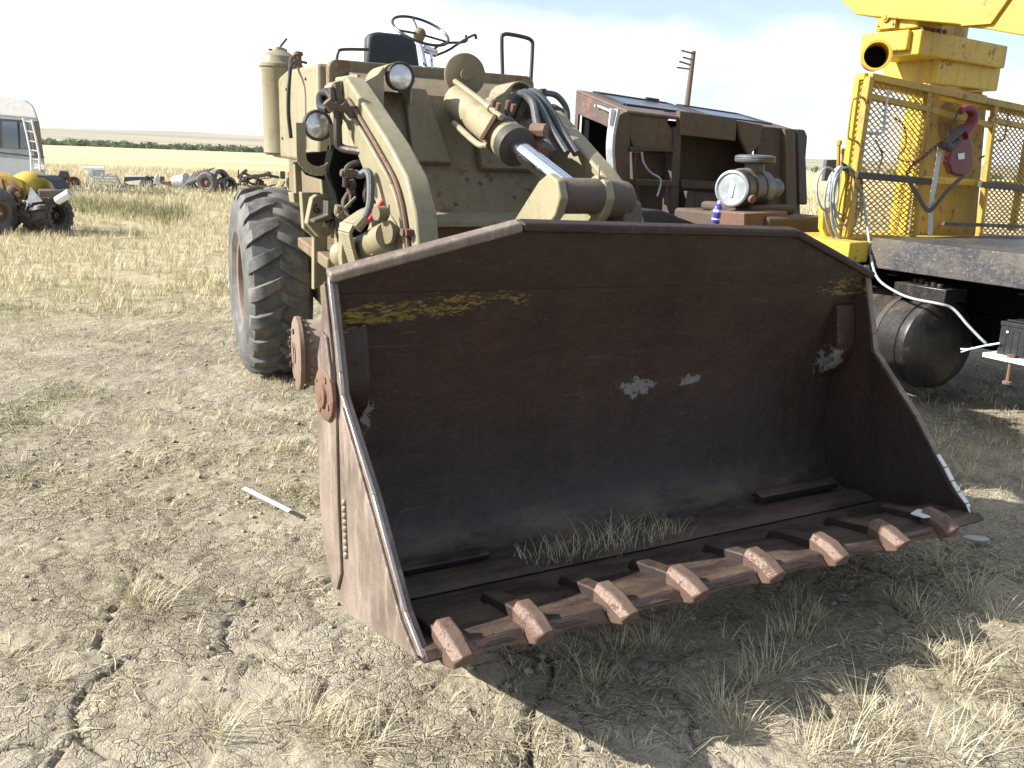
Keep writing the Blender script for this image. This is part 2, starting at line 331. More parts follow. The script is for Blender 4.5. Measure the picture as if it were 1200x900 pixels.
def ground_h(x, y):
    d = np.hypot(x, y); near = 1-sstep(6, 26, d)
    z = (fbm(x*.9, y*.9, 3, 1)-.5)*.05 + (fbm(x*5, y*5, 3, 2)-.5)*.022*near
    wx = x+(fbm(x*2.3, y*2.3, 3, 11)-.5)*.38; wy = y+(fbm(x*2.3+5, y*2.3, 3, 12)-.5)*.38
    e, _ = voro2(wx*1.45, wy*1.45, 21); m = sstep(.46, .60, fbm(x*.8+3, y*.8+9, 2, 31)+.22*sstep(1.2, -.6, x)*sstep(4.2, 2.4, y))
    z = z-.024*m*near*(1-sstep(.006, .030, e))*sstep(.30, .48, fbm(x*1.6, y*1.6, 2, 33))-.006*m*near*(1-sstep(.05, .2, e))
    wx = x+(fbm(x*9, y*9, 2, 13)-.5)*.07; wy = y+(fbm(x*9+5, y*9, 2, 14)-.5)*.07
    e, idc = voro2(wx*8.5, wy*8.5, 22); m2 = sstep(.36, .5, fbm(x*1.3+7, y*1.3+2, 3, 32))
    z = z+near*m2*((idc-.5)*.010-.010*(1-sstep(.02, .12, e)))
    lump = fbm(x*16, y*16, 3, 41, .6)
    z = z+near*(1-m2)*.013*(sstep(.42, .8, lump))
    return z+far_h(x, y)
def axis(lo, hi, step, grow, far):
    c = list(np.arange(lo, hi, step)); s = step; v = c[-1]
    up = []
    while v < far: s *= grow; v += s; up.append(v)
    s = step; v = lo; dn = []
    while v > -far: s *= grow; v -= s; dn.append(v)
    return np.array(dn[::-1]+c+up)
gx = axis(-3.2, 4.4, .0135, 1.035, 4200); gy = axis(1.2, 5.2, .0125, 1.022, 4200)
X_, Y_ = np.meshgrid(gx, gy); Z_ = ground_h(X_, Y_); nx, ny = len(gx), len(gy)
me = bpy.data.meshes.new('ground'); me.vertices.add(nx*ny); me.vertices.foreach_set('co', np.stack([X_, Y_, Z_], -1).astype(np.float32).ravel())
i = (np.arange(ny-1)[:, None]*nx+np.arange(nx-1)[None, :]).ravel(); q = np.stack([i, i+1, i+nx+1, i+nx], 1).ravel()
me.loops.add(len(q)); me.loops.foreach_set('vertex_index', q.astype(np.int32)); me.polygons.add(len(q)//4)
me.polygons.foreach_set('loop_start', np.arange(0, len(q), 4, dtype=np.int32)); me.polygons.foreach_set('loop_total', np.full(len(q)//4, 4, dtype=np.int32))
me.update(calc_edges=True); me.shade_smooth()
def add_attr(me, name, arr): a = me.attributes.new(name, 'FLOAT', 'POINT'); a.data.foreach_set('value', arr.astype(np.float32).ravel())
def weedy(x, y):     # greenish low weeds
    return sstep(.50, .66, fbm(x*.55+1, y*.55+4, 3, 51))*sstep(3.6, 4.6, y)*(1-sstep(9, 13, y))*sstep(1.5, -.5, x)
def dense(x, y):     # golden grass cover
    b = sstep(7.5, 13, y-.25*np.minimum(x, 0)+2.0*(fbm(x*.3, y*.3, 3, 61)-.5)); return b
add_attr(me, 'weedy', weedy(X_, Y_)); add_attr(me, 'dense', dense(X_, Y_))
g = G('dry clay and stubble')
x, y, z = g.sep(); d = g.n('ShaderNodeVectorMath'); d.operation = 'LENGTH'; g.l(g.obj, d.inputs[0]); dist = d.outputs['Value']
n0 = g.noise(.8, 5, .6); n1 = g.noise(3.5, 6, .65); n2 = g.noise(24, 6, .7); n3 = g.noise(110, 4, .7)
clay = g.mix(g.rng(n1, .32, .68), (.32, .283, .22), (.45, .405, .32))
brown = g.mix(g.rng(n2, .3, .7), (.15, .122, .083), (.31, .27, .195))
c = g.mix(g.rng(g.math('ADD', g.math('MULTIPLY', n0, .55), g.math('MULTIPLY', n1, .45)), .43, .56, 0, .9), clay, brown)
straw = g.noise(30, 4, .75, g.map((1, .35, 1), rot=(0, 0, .6))); straw2 = g.noise(30, 4, .75, g.map((.35, 1, 1), rot=(0, 0, .3)))
sm = g.math('MULTIPLY', g.rng(g.math('MAXIMUM', straw, straw2), .53, .63), g.rng(n1, .42, .64, .06, .8), clamp=True); c = g.mix(sm, c, (.50, .445, .31))
c = g.mix(g.math('MULTIPLY', g.attr('weedy'), g.rng(n2, .35, .6, .1, .8)), c, g.mix(n3, (.11, .12, .05), (.25, .25, .12)))
gold = g.mix(g.rng(n2, .3, .7), (.32, .27, .165), (.54, .47, .31)); gold = g.mix(g.rng(n0, .45, .62, 0, .6), gold, (.33, .31, .165))
c = g.mix(g.rng(g.attr('dense'), 0, 1, 0, .9), c, gold)
# far field: harvested strips
st = g.noise(1., 4, .6, g.map((.004, .035, .0), rot=(0, 0, R(3)))); st2 = g.noise(1., 3, .5, g.map((.002, .012, 0)))
far = g.mix(g.rng(st, .4, .6), (.47, .36, .19), (.62, .52, .33)); far = g.mix(g.rng(st2, .55, .62, 0, .5), far, (.36, .33, .19))
c = g.mix(g.rng(dist, 38, 75), c, far)
hillc = g.mix(g.rng(g.noise(1., 4, .6, g.map((.0012, .006, 0))), .42, .58), (.40, .33, .22), (.25, .25, .19))
c = g.mix(g.rng(dist, 750, 1100), c, hillc)
nearf = g.rng(dist, 30, 12)
v1 = g.voro(26, vec=g.map((1, 1, 0), vec=g.obj)); wv = g.n('ShaderNodeMix'); 
warp = g.n('ShaderNodeVectorMath'); warp.operation = 'ADD'; nn = g.n('ShaderNodeTexNoise'); g.l(g.obj, nn.inputs['Vector']); nn.inputs['Scale'].default_value = 9; nn.inputs['Detail'].default_value = 4
sc = g.n('ShaderNodeVectorMath'); sc.operation = 'SCALE'; sc.inputs['Scale'].default_value = .12; g.l(nn.outputs['Color'], sc.inputs[0]); g.l(g.obj, warp.inputs[0]); g.l(sc.outputs[0], warp.inputs[1])
cr1 = g.rng(g.voro(17, vec=warp.outputs[0]), 0, .055); cr2 = g.rng(g.voro(46, vec=warp.outputs[0]), 0, .10)
crm = g.rng(g.noise(2.1, 3), .38, .56)
h = g.math('ADD', g.math('MULTIPLY', g.math('ADD', g.math('MULTIPLY', cr1, .9), g.math('MULTIPLY', cr2, .35)), crm), g.math('ADD', g.math('MULTIPLY', n2, 1.0), g.math('MULTIPLY', n3, .55)))
bm = g.n('ShaderNodeBump'); g.l(h, bm.inputs['Height']); bm.inputs['Distance'].default_value = .011; g.l(g.rng(dist, 40, 6, .25, 1.), bm.inputs['Strength'])
gm = g.fin(c, .95, 0, bm.outputs[0], .1); me.materials.append(gm)
ground = bpy.data.objects.new('ground', me); col.objects.link(ground); tag(ground, kind='structure')
# ------------------------------------------------------------------ grass and straw
def blades(name, base, hgt, lean, width, az, mat, bend=.5, segs=3, label=None, cat=None, origin=(0, 0, 0)):
    n = len(hgt); ox = np.cos(az); oy = np.sin(az); t = np.linspace(0, 1, segs+1)
    co = np.zeros((n, (segs+1)*2, 3)); side = np.stack([-oy, ox, np.zeros(n)], 1)
    for k, tt in enumerate(t):
        lk = lean*(tt**(1+bend)); cen = base+np.stack([ox*lk*hgt, oy*lk*hgt, hgt*tt*np.sqrt(np.clip(1-(lean*tt*.55)**2, .05, 1))], 1)
        w = (width*(1-.85*tt))[:, None]*side*.5; co[:, 2*k] = cen-w; co[:, 2*k+1] = cen+w
    f = []
    for k in range(segs): f.append([2*k, 2*k+1, 2*k+3, 2*k+2])
    f = (np.arange(n)[:, None, None]*(segs+1)*2+np.array(f)[None]).ravel()
    me = bpy.data.meshes.new(name); me.vertices.add(n*(segs+1)*2); me.vertices.foreach_set('co', (co-np.array(origin)).astype(np.float32).ravel())
    me.loops.add(len(f)); me.loops.foreach_set('vertex_index', f.astype(np.int32)); me.polygons.add(len(f)//4)
    me.polygons.foreach_set('loop_start', np.arange(0, len(f), 4, dtype=np.int32)); me.polygons.foreach_set('loop_total', np.full(len(f)//4, 4, dtype=np.int32))
    me.update(calc_edges=True); add_attr(me, 'rnd', np.repeat(rng.random(n), (segs+1)*2)); me.shade_smooth(); me.materials.append(mat)
    o = bpy.data.objects.new(name, me); col.objects.link(o); o.location = origin
    tag(o, label, cat, kind='stuff' if not label else None); return o
def straw_mat(name, a, b, c2):
    g = G(name); r = g.attr('rnd'); c = g.ramp(r, [(0, a), (.55, b), (1, c2)])
    g.p.inputs['Subsurface Weight'].default_value = 0; tr = g.n('ShaderNodeBsdfTranslucent'); g.put(tr.inputs['Color'], c); ms = g.n('ShaderNodeMixShader'); ms.inputs[0].default_value = .25
    g.fin(c, .6, 0, None, .3); g.l(g.p.outputs[0], ms.inputs[1]); g.l(tr.outputs[0], ms.inputs[2]); g.l(ms.outputs[0], g.o.inputs[0]); return g.m
M['straw'] = straw_mat('dry straw', (.34, .29, .18), (.58, .51, .34), (.74, .68, .50)); M['green'] = straw_mat('green-brown weeds', (.10, .11, .04), (.22, .23, .09), (.38, .34, .17))
M['weed'] = straw_mat('tall olive weeds', (.12, .13, .06), (.24, .23, .11), (.48, .42, .24)); M['gold'] = straw_mat('golden grass', (.38, .32, .19), (.58, .51, .32), (.70, .64, .45))
def clear_of(x, y):  # keep blades out of wheels, bucket and the air under them
    return np.ones(x.shape, bool)
def tufts(centres, k, hmin, hmax, spread, wid, mat, name, lean=(.2, 1.1), segs=3):
    n = len(centres)*k; c = np.repeat(centres, k, 0); az = rng.random(n)*2*math.pi; rr = spread*rng.random(n)**.7
    sc = np.repeat(.6+.8*rng.random(len(centres)), k)
    x = c[:, 0]+np.cos(az)*rr*sc; y = c[:, 1]+np.sin(az)*rr*sc; z = ground_h(x, y)-.004
    h = (hmin+(hmax-hmin)*rng.random(n))*sc; ln = lean[0]+(lean[1]-lean[0])*rng.random(n)
    return blades(name, np.stack([x, y, z], 1), h, ln, wid*(.6+.8*rng.random(n)), az+rng.normal(0, .5, n), mat, segs=segs)
def scatter(n, x0, x1, y0, y1, dens):
    x = x0+(x1-x0)*rng.random(n); y = y0+(y1-y0)*rng.random(n); k = rng.random(n) < dens(x, y); return np.stack([x[k], y[k]], 1)
# near tufts, larger ones placed where the photo shows them
big = [WORLD.Z(px, py, 0)[:2] for px, py in ((1120, 800), (1090, 770), (1135, 785), (1010, 835), (1040, 850), (870, 850), (885, 800), (840, 830), (720, 765), (760, 760), (385, 870), (355, 850), (410, 880), (170, 715), (155, 700), (1140, 700),
       (1050, 700), (1080, 720), (960, 720), (930, 745), (800, 700), (1170, 730), (1000, 880), (1100, 880), (1175, 850), (950, 880), (60, 800), (250, 860), (1160, 520), (1130, 560), (1180, 560), (1100, 660), (905, 785), (700, 800))]
tufts(np.array(big), 80, .03, .13, .07, .0030, M['straw'], 'dry_grass', lean=(.4, 1.7))
tufts(scatter(800, -3.5, 5, 1.3, 6.5, lambda x, y: .15+.7*sstep(.45, .65, fbm(x*.9, y*.9, 3, 71))*(1-.6*sstep(.3, -.3, x)*sstep(4, 3, y))), 24, .02, .07, .07, .0028, M['straw'], 'dry_grass', lean=(.5, 1.8))
tufts(scatter(1100, 0.0, 5.5, 1.5, 5, lambda x, y: .8*sstep(.46, .66, fbm(x*1.1+4, y*1.1, 3, 72))), 18, .02, .07, .08, .0028, M['straw'], 'dry_grass', lean=(.6, 1.9))
tufts(scatter(9000, -7, 1.5, 3.6, 13, lambda x, y: .9*weedy(x, y)+.05), 12, .015, .05, .06, .005, M['green'], 'green_weeds', segs=2)
tufts(scatter(9000, -9, 10, 4.2, 14, lambda x, y: .25+.6*sstep(.42, .6, fbm(x*.7, y*.7, 3, 73))), 12, .02, .07, .07, .005, M['straw'], 'dry_grass', segs=2)
tufts(scatter(16000, -22, 14, 9, 30, lambda x, y: (.2+.8*dense(x, y))*(np.abs(x)/y < .75)), 12, .05, .17, .12, .012, M['gold'], 'dry_grass', segs=2, lean=(.1, .9))
tufts(scatter(13000, -45, 25, 26, 60, lambda x, y: (np.abs(x)/y < .72)*1.), 9, .10, .28, .22, .035, M['gold'], 'dry_grass', segs=2, lean=(.1, .8))
wb = np.concatenate([np.array([WORLD.Z(78+t*140+rng.normal(0, 8), 241+t*13+rng.normal(0, 4.5), 0)[:2] for t in rng.random(330)])]); wb = wb[rng.random(len(wb)) < .75]
tufts(wb, 14, .08, .30, .22, .02, M['weed'], 'green_weeds', segs=2, lean=(.1, .7))
# straw lying flat
n = 60000; x = -4.6+10*rng.random(n); y = 1.25+7.5*rng.random(n)**1.3
k = rng.random(n) < (.12+.88*sstep(.45, .64, fbm(x*1.2+9, y*1.2, 3, 81)))*(1-.72*sstep(.6, -.4, x)*sstep(4.6, 3.2, y)); x, y = x[k], y[k]; n = len(x); az = rng.random(n)*6.283; L = .02+.09*rng.random(n)**2
z1 = ground_h(x, y); x2 = x+np.cos(az)*L; y2 = y+np.sin(az)*L; z2 = ground_h(x2, y2); xm = (x+x2)/2+rng.normal(0, .004, n); ym = (y+y2)/2+rng.normal(0, .004, n); zm = np.maximum((z1+z2)/2, ground_h(xm, ym))+.006
w = .0011+.001*rng.random(n); sx = -np.sin(az)*w; sy = np.cos(az)*w
co = np.stack([np.stack([x-sx, y-sy, z1+.003], 1), np.stack([x+sx, y+sy, z1+.003], 1), np.stack([xm-sx, ym-sy, zm], 1), np.stack([xm+sx, ym+sy, zm], 1), np.stack([x2-sx*.5, y2-sy*.5, z2+.004], 1), np.stack([x2+sx*.5, y2+sy*.5, z2+.004], 1)], 1)
f = (np.arange(n)[:, None, None]*6+np.array([[0, 1, 3, 2], [2, 3, 5, 4]])[None]).ravel()
me = bpy.data.meshes.new('straw_litter'); me.vertices.add(n*6); me.vertices.foreach_set('co', co.astype(np.float32).ravel()); me.loops.add(len(f)); me.loops.foreach_set('vertex_index', f.astype(np.int32))
me.polygons.add(len(f)//4); me.polygons.foreach_set('loop_start', np.arange(0, len(f), 4, dtype=np.int32)); me.polygons.foreach_set('loop_total', np.full(len(f)//4, 4, dtype=np.int32)); me.update(calc_edges=True)
add_attr(me, 'rnd', np.repeat(rng.random(n), 6)); me.materials.append(M['straw']); o = bpy.data.objects.new('straw_litter', me); col.objects.link(o); tag(o, kind='stuff')
# loose clods of dry clay
n = 5200; x = -3.8+9*rng.random(n); y = 1.3+6.5*rng.random(n)**1.25; k = rng.random(n) < .15+.85*sstep(.45, .6, fbm(x*1.5+3, y*1.5+8, 3, 91)); x, y = x[k], y[k]; n = len(x); rad = .004+.013*rng.random(n)**3.2
ov = np.array([(1, 0, 0), (-1, 0, 0), (0, 1, 0), (0, -1, 0), (0, 0, 1), (0, 0, -1), (.6, .6, .55), (-.6, .6, .5), (.6, -.6, .5), (-.6, -.6, .55)], float); hull = [(0, 6, 4), (6, 2, 4), (2, 7, 4), (7, 1, 4), (1, 9, 4), (9, 3, 4), (3, 8, 4), (8, 0, 4), (0, 2, 6), (2, 1, 7), (1, 3, 9), (3, 0, 8), (2, 0, 5), (1, 2, 5), (3, 1, 5), (0, 3, 5)]
co = ov[None]*(.6+.7*rng.random((n, 10, 1)))*rad[:, None, None]*np.array([1.2, 1, .75])[None, None]; a_ = rng.random(n)*6.283; cx_ = co[..., 0]*np.cos(a_)[:, None]-co[..., 1]*np.sin(a_)[:, None]; cy_ = co[..., 0]*np.sin(a_)[:, None]+co[..., 1]*np.cos(a_)[:, None]
co[..., 0] = cx_+x[:, None]; co[..., 1] = cy_+y[:, None]; co[..., 2] += (ground_h(x, y)+rad*.3)[:, None]; f = (np.arange(n)[:, None, None]*10+np.array(hull)[None]).ravel()
me = bpy.data.meshes.new('clods'); me.vertices.add(n*10); me.vertices.foreach_set('co', co.astype(np.float32).ravel()); me.loops.add(len(f)); me.loops.foreach_set('vertex_index', f.astype(np.int32)); me.polygons.add(len(f)//3)
me.polygons.foreach_set('loop_start', np.arange(0, len(f), 3, dtype=np.int32)); me.polygons.foreach_set('loop_total', np.full(len(f)//3, 3, dtype=np.int32)); me.update(calc_edges=True); me.materials.append(plain('clay clods', (.33, .295, .23), .95, 0, 40, .25, .5, .05)); o = bpy.data.objects.new('clods', me); col.objects.link(o); tag(o, kind='stuff')
#@@TREES
# far line of trees: leaf clumps spread through uneven crowns
vs = []; fs = []
cs = []
for t in np.linspace(0, 1, 210):
    px = -20+t*400; dd = 690+rng.normal(0, 14); d_ = ray(px, 172+t*10); b_ = cO+d_*(dd/d_[1]); cs.append((b_[0], b_[1], 2.2+3.4*rng.random()*(1.1-.4*t), 3.5+3*rng.random()))
for x0 in np.linspace(120, 620, 80): cs.append((x0, 700+rng.normal(0, 14), 3+3*rng.random(), 4+2*rng.random()))
pts = []; nm = []
for (cx, cy, hh, ww) in cs:
    g0 = float(far_h(np.array(cx), np.array(cy)))
    k = 90; a = rng.normal(0, 1, (k, 3)); a /= np.linalg.norm(a, axis=1)[:, None]; a *= (rng.random(k)**.4)[:, None]
    p = np.stack([cx+a[:, 0]*ww*.6, cy+a[:, 1]*ww*.6, g0+hh*.5+a[:, 2]*hh*.55], 1); pts.append(p)
pts = np.concatenate(pts); n = len(pts); q1 = rng.normal(0, .45, (n, 3)); q2 = rng.normal(0, .45, (n, 3))
co = np.stack([pts-q1, pts+q2, pts+q1, pts-q2], 1).reshape(-1, 3); me = bpy.data.meshes.new('tree_line'); me.vertices.add(len(co)); me.vertices.foreach_set('co', co.astype(np.float32).ravel())
f = np.arange(len(co), dtype=np.int32); me.loops.add(len(f)); me.loops.foreach_set('vertex_index', f); me.polygons.add(n); me.polygons.foreach_set('loop_start', np.arange(0, len(f), 4, dtype=np.int32)); me.polygons.foreach_set('loop_total', np.full(n, 4, dtype=np.int32)); me.update(calc_edges=True)
add_attr(me, 'rnd', np.repeat(rng.random(n), 4))
M['leaf'] = straw_mat('far foliage', (.07, .11, .045), (.12, .17, .075), (.17, .21, .11)); me.materials.append(M['leaf']); o = bpy.data.objects.new('tree_line', me); col.objects.link(o); tag(o, kind='stuff')

# ================================================================== the wheel loader
FL = Frame((-.214, 2.194), 31.0); BW = 2.504
T_ = Thing('wheel_loader', 'khaki wheel loader with a toothed dark brown bucket, front wheel missing', 'wheel loader', FL.P(1.25, 2.5, 0))
def tz(x): return -.022*x                       # the bucket hangs slightly lower on its right
prof = [(.02, .385), (.12, .36), (.30, .315), (.50, .27), (.60, .275), (.70, .31), (.755, .37), (.785, .46), (.80, .57), (.80, .70), (.795, .82), (.78, .94), (.755, 1.05), (.72, 1.16), (.685, 1.26)]
def sweep(prof, x0, x1, thick, nx=24):          # a curved plate of real thickness
    mb = MB(); pr = [np.array(q) for q in prof]; n = len(pr); off = []
    for i in range(n):
        t = pr[min(i+1, n-1)]-pr[max(i-1, 0)]; t = t/np.linalg.norm(t); off.append(pr[i]+np.array([t[1], -t[0]])*thick)
    vs = []
    for j in range(nx+1):
        x = x0+(x1-x0)*j/nx
        for a in (pr, off):
            for i, q in enumerate(a): vs.append(FL.P(x, q[0], q[1]+tz(x)))
    st = 2*n; fs = []
    for j in range(nx):
        a = j*st; b = a+st
        for i in range(n-1): fs += [(a+i, a+i+1, b+i+1, b+i), (a+n+i+1, a+n+i, b+n+i, b+n+i+1)]
        fs += [(a, b, b+n, a+n), (a+n-1, a+2*n-1, b+2*n-1, b+n-1)]
    fs += [tuple(range(n))+tuple(range(2*n-1, n-1, -1)), tuple(nx*st+k for k in tuple(range(n))[::-1]+tuple(range(n, 2*n)))]
    return mb.add(vs, fs)
bucket = T_.part('bucket', sweep(prof, .015, BW-.015, .022), M['bucket'], angle=40)
# spill plate along the top: bent forward, corners cut down to the sides
sp = MB(); y0, y1 = .685, .605
lo = [(0.0, .69, 1.255), (BW, .69, 1.255)]; 
top = [(BW, .66, 1.300), (1.93, .60, 1.487), (.63, .60, 1.495), (0.0, .665, 1.332)]
sp.extr([FL.P(x, y, z+tz(x)) for x, y, z in lo+top], FL.D(0, .045, .012))
T_.part('spill_plate', sp, M['bucket'], bucket, bevel=.006)
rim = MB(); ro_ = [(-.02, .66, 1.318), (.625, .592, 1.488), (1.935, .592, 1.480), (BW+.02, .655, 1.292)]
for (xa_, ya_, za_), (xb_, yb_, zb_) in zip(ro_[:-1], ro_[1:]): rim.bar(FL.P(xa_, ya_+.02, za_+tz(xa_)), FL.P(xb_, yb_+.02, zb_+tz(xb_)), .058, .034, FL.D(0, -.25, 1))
[T_.part('top_rim', c_r, M['bucket_out'] if k_r == 0 else M['bucket'], bucket, .010) for k_r, c_r in enumerate(comps(rim))]  # sunlight put into the colour: paler steel on the left slope, dark elsewhere
eg = MB(); side_e = [(.692, 1.33), (.600, 1.03), (.583, .96), (.328, .72), (.098, .455), (-.022, .375)]
for xx_ in (-.003, BW+.003):
    for (ya_, za_), (yb_, zb_) in zip(side_e[:-1], side_e[1:]): eg.bar(FL.P(xx_+(.004 if xx_ > 1 else -.010), ya_-.004, za_+tz(xx_)), FL.P(xx_+(.004 if xx_ > 1 else -.010), yb_-.004, zb_+tz(xx_)), .032 if xx_ > 1 else .013, .008, FL.D(0, -1, .6))
    T_.part('side_edge', eg, M['edge'] if xx_ < 1 else M['bucket_out'], bucket, bevel=.003); eg = MB()
al = MB(); pa_ = [FL.P(BW-.004, y_-.018, z_+tz(BW)) for y_, z_ in ((.215, .585), (.17, .54), (.13, .492), (.095, .455), (.05, .42), (.025, .385))]
for k_ in range(5): al.bar(pa_[k_]+(pa_[k_+1]-pa_[k_])*.04, pa_[k_]+(pa_[k_+1]-pa_[k_])*.97, (.022+.003*(k_ % 2)), .008, FL.D(0, -1, .6))
T_.part('bare_metal_patch', al, M['white'], bucket, bevel=.003)
# side plates
side = [(.690, 1.335), (.60, 1.03), (.585, .96), (.33, .72), (.10, .455), (-.02, .375), (.05, .345), (.30, .285), (.50, .235), (.60, .225), (.70, .27), (.765, .36), (.80, .48), (.815, .60), (.815, .74), (.81, .88), (.79, 1.02), (.75, 1.18)]
for x0, x1 in ((-.018, .012), (BW-.012, BW+.018)):
    sd = MB(); sd.extr([FL.P(x0, a, b+tz(x0)) for a, b in side], FL.D(x1-x0, 0, 0)); T_.part('side_plate', sd, M['bucket_out'] if x0 < 1 else M['bucket'], bucket, bevel=.004)
rb = MB()
# outer cheek plate, cutter strip, weld ribs and hinge boss on the near side
rb.extr([FL.P(-.018, a, b) for a, b in ((.70, 1.30), (.635, 1.08), (.61, .90), (.60, .60), (.58, .36), (.62, .28), (.69, .31), (.745, .39), (.775, .52), (.785, .66), (.78, .84), (.765, 1.02), (.735, 1.16))], FL.D(-.010, 0, 0))
rb.extr([FL.P(-.018, a, b) for a, b in ((.555, .93), (.30, .66), (.10, .43), (-.005, .365), (.12, .34), (.42, .275), (.50, .35), (.52, .60))], FL.D(-.010, 0, 0))
rb.extr([FL.P(-.028, a, b) for a, b in ((.705, 1.14), (.66, 1.13), (.625, 1.03), (.62, .93), (.66, .90), (.73, .95), (.745, 1.05))], FL.D(-.010, 0, 0))
for k in range(9): rb.lathe(FL.P(-.022, .545-.0015*k, .62-.022*k), (.3, .2, 1), [(-.016, .003), (-.006, .013), (.006, .013), (.016, .003)], 8)
T_.part('cheek_plate', rb, M['bucket_out'], bucket, bevel=.004)
bs = MB(); bs.lathe(FL.P(-.028, .682, .94), FL.D(-1, 0, 0), [(0, .085), (.012, .085), (.016, .075), (.017, .045), (.026, .042), (.028, .02), (.030, .018)], 28)
for a in range(4): bs.lathe(FL.P(-.040, .682+.06*math.cos(a*1.57+.5), .94+.06*math.sin(a*1.57+.5)), FL.D(-1, 0, 0), [(0, .012), (.008, .012)], 6)
T_.part('hinge_boss', bs, M['rusty'], bucket)
# corner gussets inside
for x0, x1, sx in ((.014, .12, 1), (BW-.13, BW-.014, -1)):
    gs = MB(); pr = [(.705, 1.15), (.675, .98), (.70, .88), (.79, .80), (.80, .90), (.75, 1.15)]
    gs.extr([FL.P(x0, a, b+tz(x0)) for a, b in pr], FL.D(x1-x0, 0, 0)); T_.part('gusset', gs, M['bucket'], bucket, bevel=.008)
# wear strip and floor step near the heel, heel shims
fb = MB(); fb.extr([FL.P(.03, a, b) for a, b in ((.44, .288), (.54, .262), (.62, .285), (.55, .306), (.47, .304))], FL.P(BW-.03, 0, tz(BW))-FL.P(.03, 0, tz(.03)))
fb.extr([FL.P(.04, a, b) for a, b in ((.60, .29), (.66, .31), (.64, .328), (.59, .318))], FL.D(.5, 0, -.01)); fb.extr([FL.P(1.9, a, b-.04) for a, b in ((.60, .30), (.66, .32), (.64, .345), (.59, .335))], FL.D(.5, 0, -.01))
split(T_, 'floor_strip', fb, M['bucket'], bucket, .006)
# cutting edge
ce = MB(); ce.extr([FL.P(-.01, a, b) for a, b in ((-.045, .372), (-.02, .352), (.20, .330), (.20, .362), (-.02, .394))], FL.P(BW+.01, 0, tz(BW))-FL.P(-.01, 0, 0))
T_.part('cutting_edge', ce, M['bucket'], bucket, bevel=.003)
we = MB()                                         # ragged bright wear lips between the teeth
tx_ = [.075, .335, .62, .925, 1.255, 1.585, 1.905, 2.225]
for a, b in zip(tx_[:-1], tx_[1:]):
    n = 9; up = []; dn = []
    for k in range(n+1):
        t = k/n; x = a+.04+(b-a-.08)*t; r1 = random.uniform(-.004, .004)
        up.append(FL.P(x, -.028+.02*math.sin(math.pi*t)*0+r1, .394+tz(x))); dn.append(FL.P(x, -.060+.022*math.sin(math.pi*t)+random.uniform(-.004, .004), .366+tz(x)))
    we.extr(up+dn[::-1], FL.D(0, .004, -.012))
T_.part('worn_lip', we, M['tooth'], bucket, bevel=.002)
for k, xc in enumerate(tx_):
    xc += random.uniform(-.01, .01); w = .037+random.uniform(-.003, .002); z0 = tz(xc); yaw = random.uniform(-.03, .03)
    sh = MB()                                     # shank lying on the floor
    sh.extr([FL.P(xc-w*.8, a, b+z0) for a, b in ((.25, .345), (.23, .385), (.02, .425), (-.03, .42), (-.03, .35))], FL.D(w*1.6, 0, 0))
    tp = T_.part('tooth', sh, M['bucket'], bucket, bevel=.006)
    cp = MB(); L = .014+random.uniform(-.014, .012)
    dz_ = random.uniform(-.004, .004)
    back = [(-1, .03, .350), (-1.05, .035, .425), (-.62, .035, .446), (.62, .035, .446), (1.05, .035, .425), (1, .035, .350)]
    mid = [(-1.06, -.04, .348), (-1.1, -.04, .412), (-.6, -.045, .438), (.6, -.045, .438), (1.1, -.04, .412), (1.06, -.04, .348)]
    fr = [(-.98, -.085-L, .372+dz_), (-1.0, -.08-L, .390+dz_), (-.42, -.10-L, .410+dz_), (.60, -.095-L, .409+dz_), (1.0, -.075-L, .390+dz_), (.96, -.08-L, .372+dz_)]
    vs = [FL.P(xc+a*w+b*yaw, b, c+z0) for ring in (back, mid, fr) for a, b, c in ring]
    cp.add(vs, [tuple(range(6))]+[(i+6*r, (i+1) % 6+6*r, (i+1) % 6+6*(r+1), i+6*(r+1)) for r in (0, 1) for i in range(6)]+[tuple(range(12, 18))])
    for _q in (0,):
        T_.part('tooth_cap', cp, M['tooth'], bucket, bevel=.005)
    pnh = MB(); pnh.lathe(FL.P(xc-w*1.09, -.03, .385+z0), FL.D(-1, 0, 0), [(0, .011), (.003, .011), (.0035, .007), (-.002, .006)], 10); T_.part('tooth_pin', pnh, M['steel_dk'], bucket)
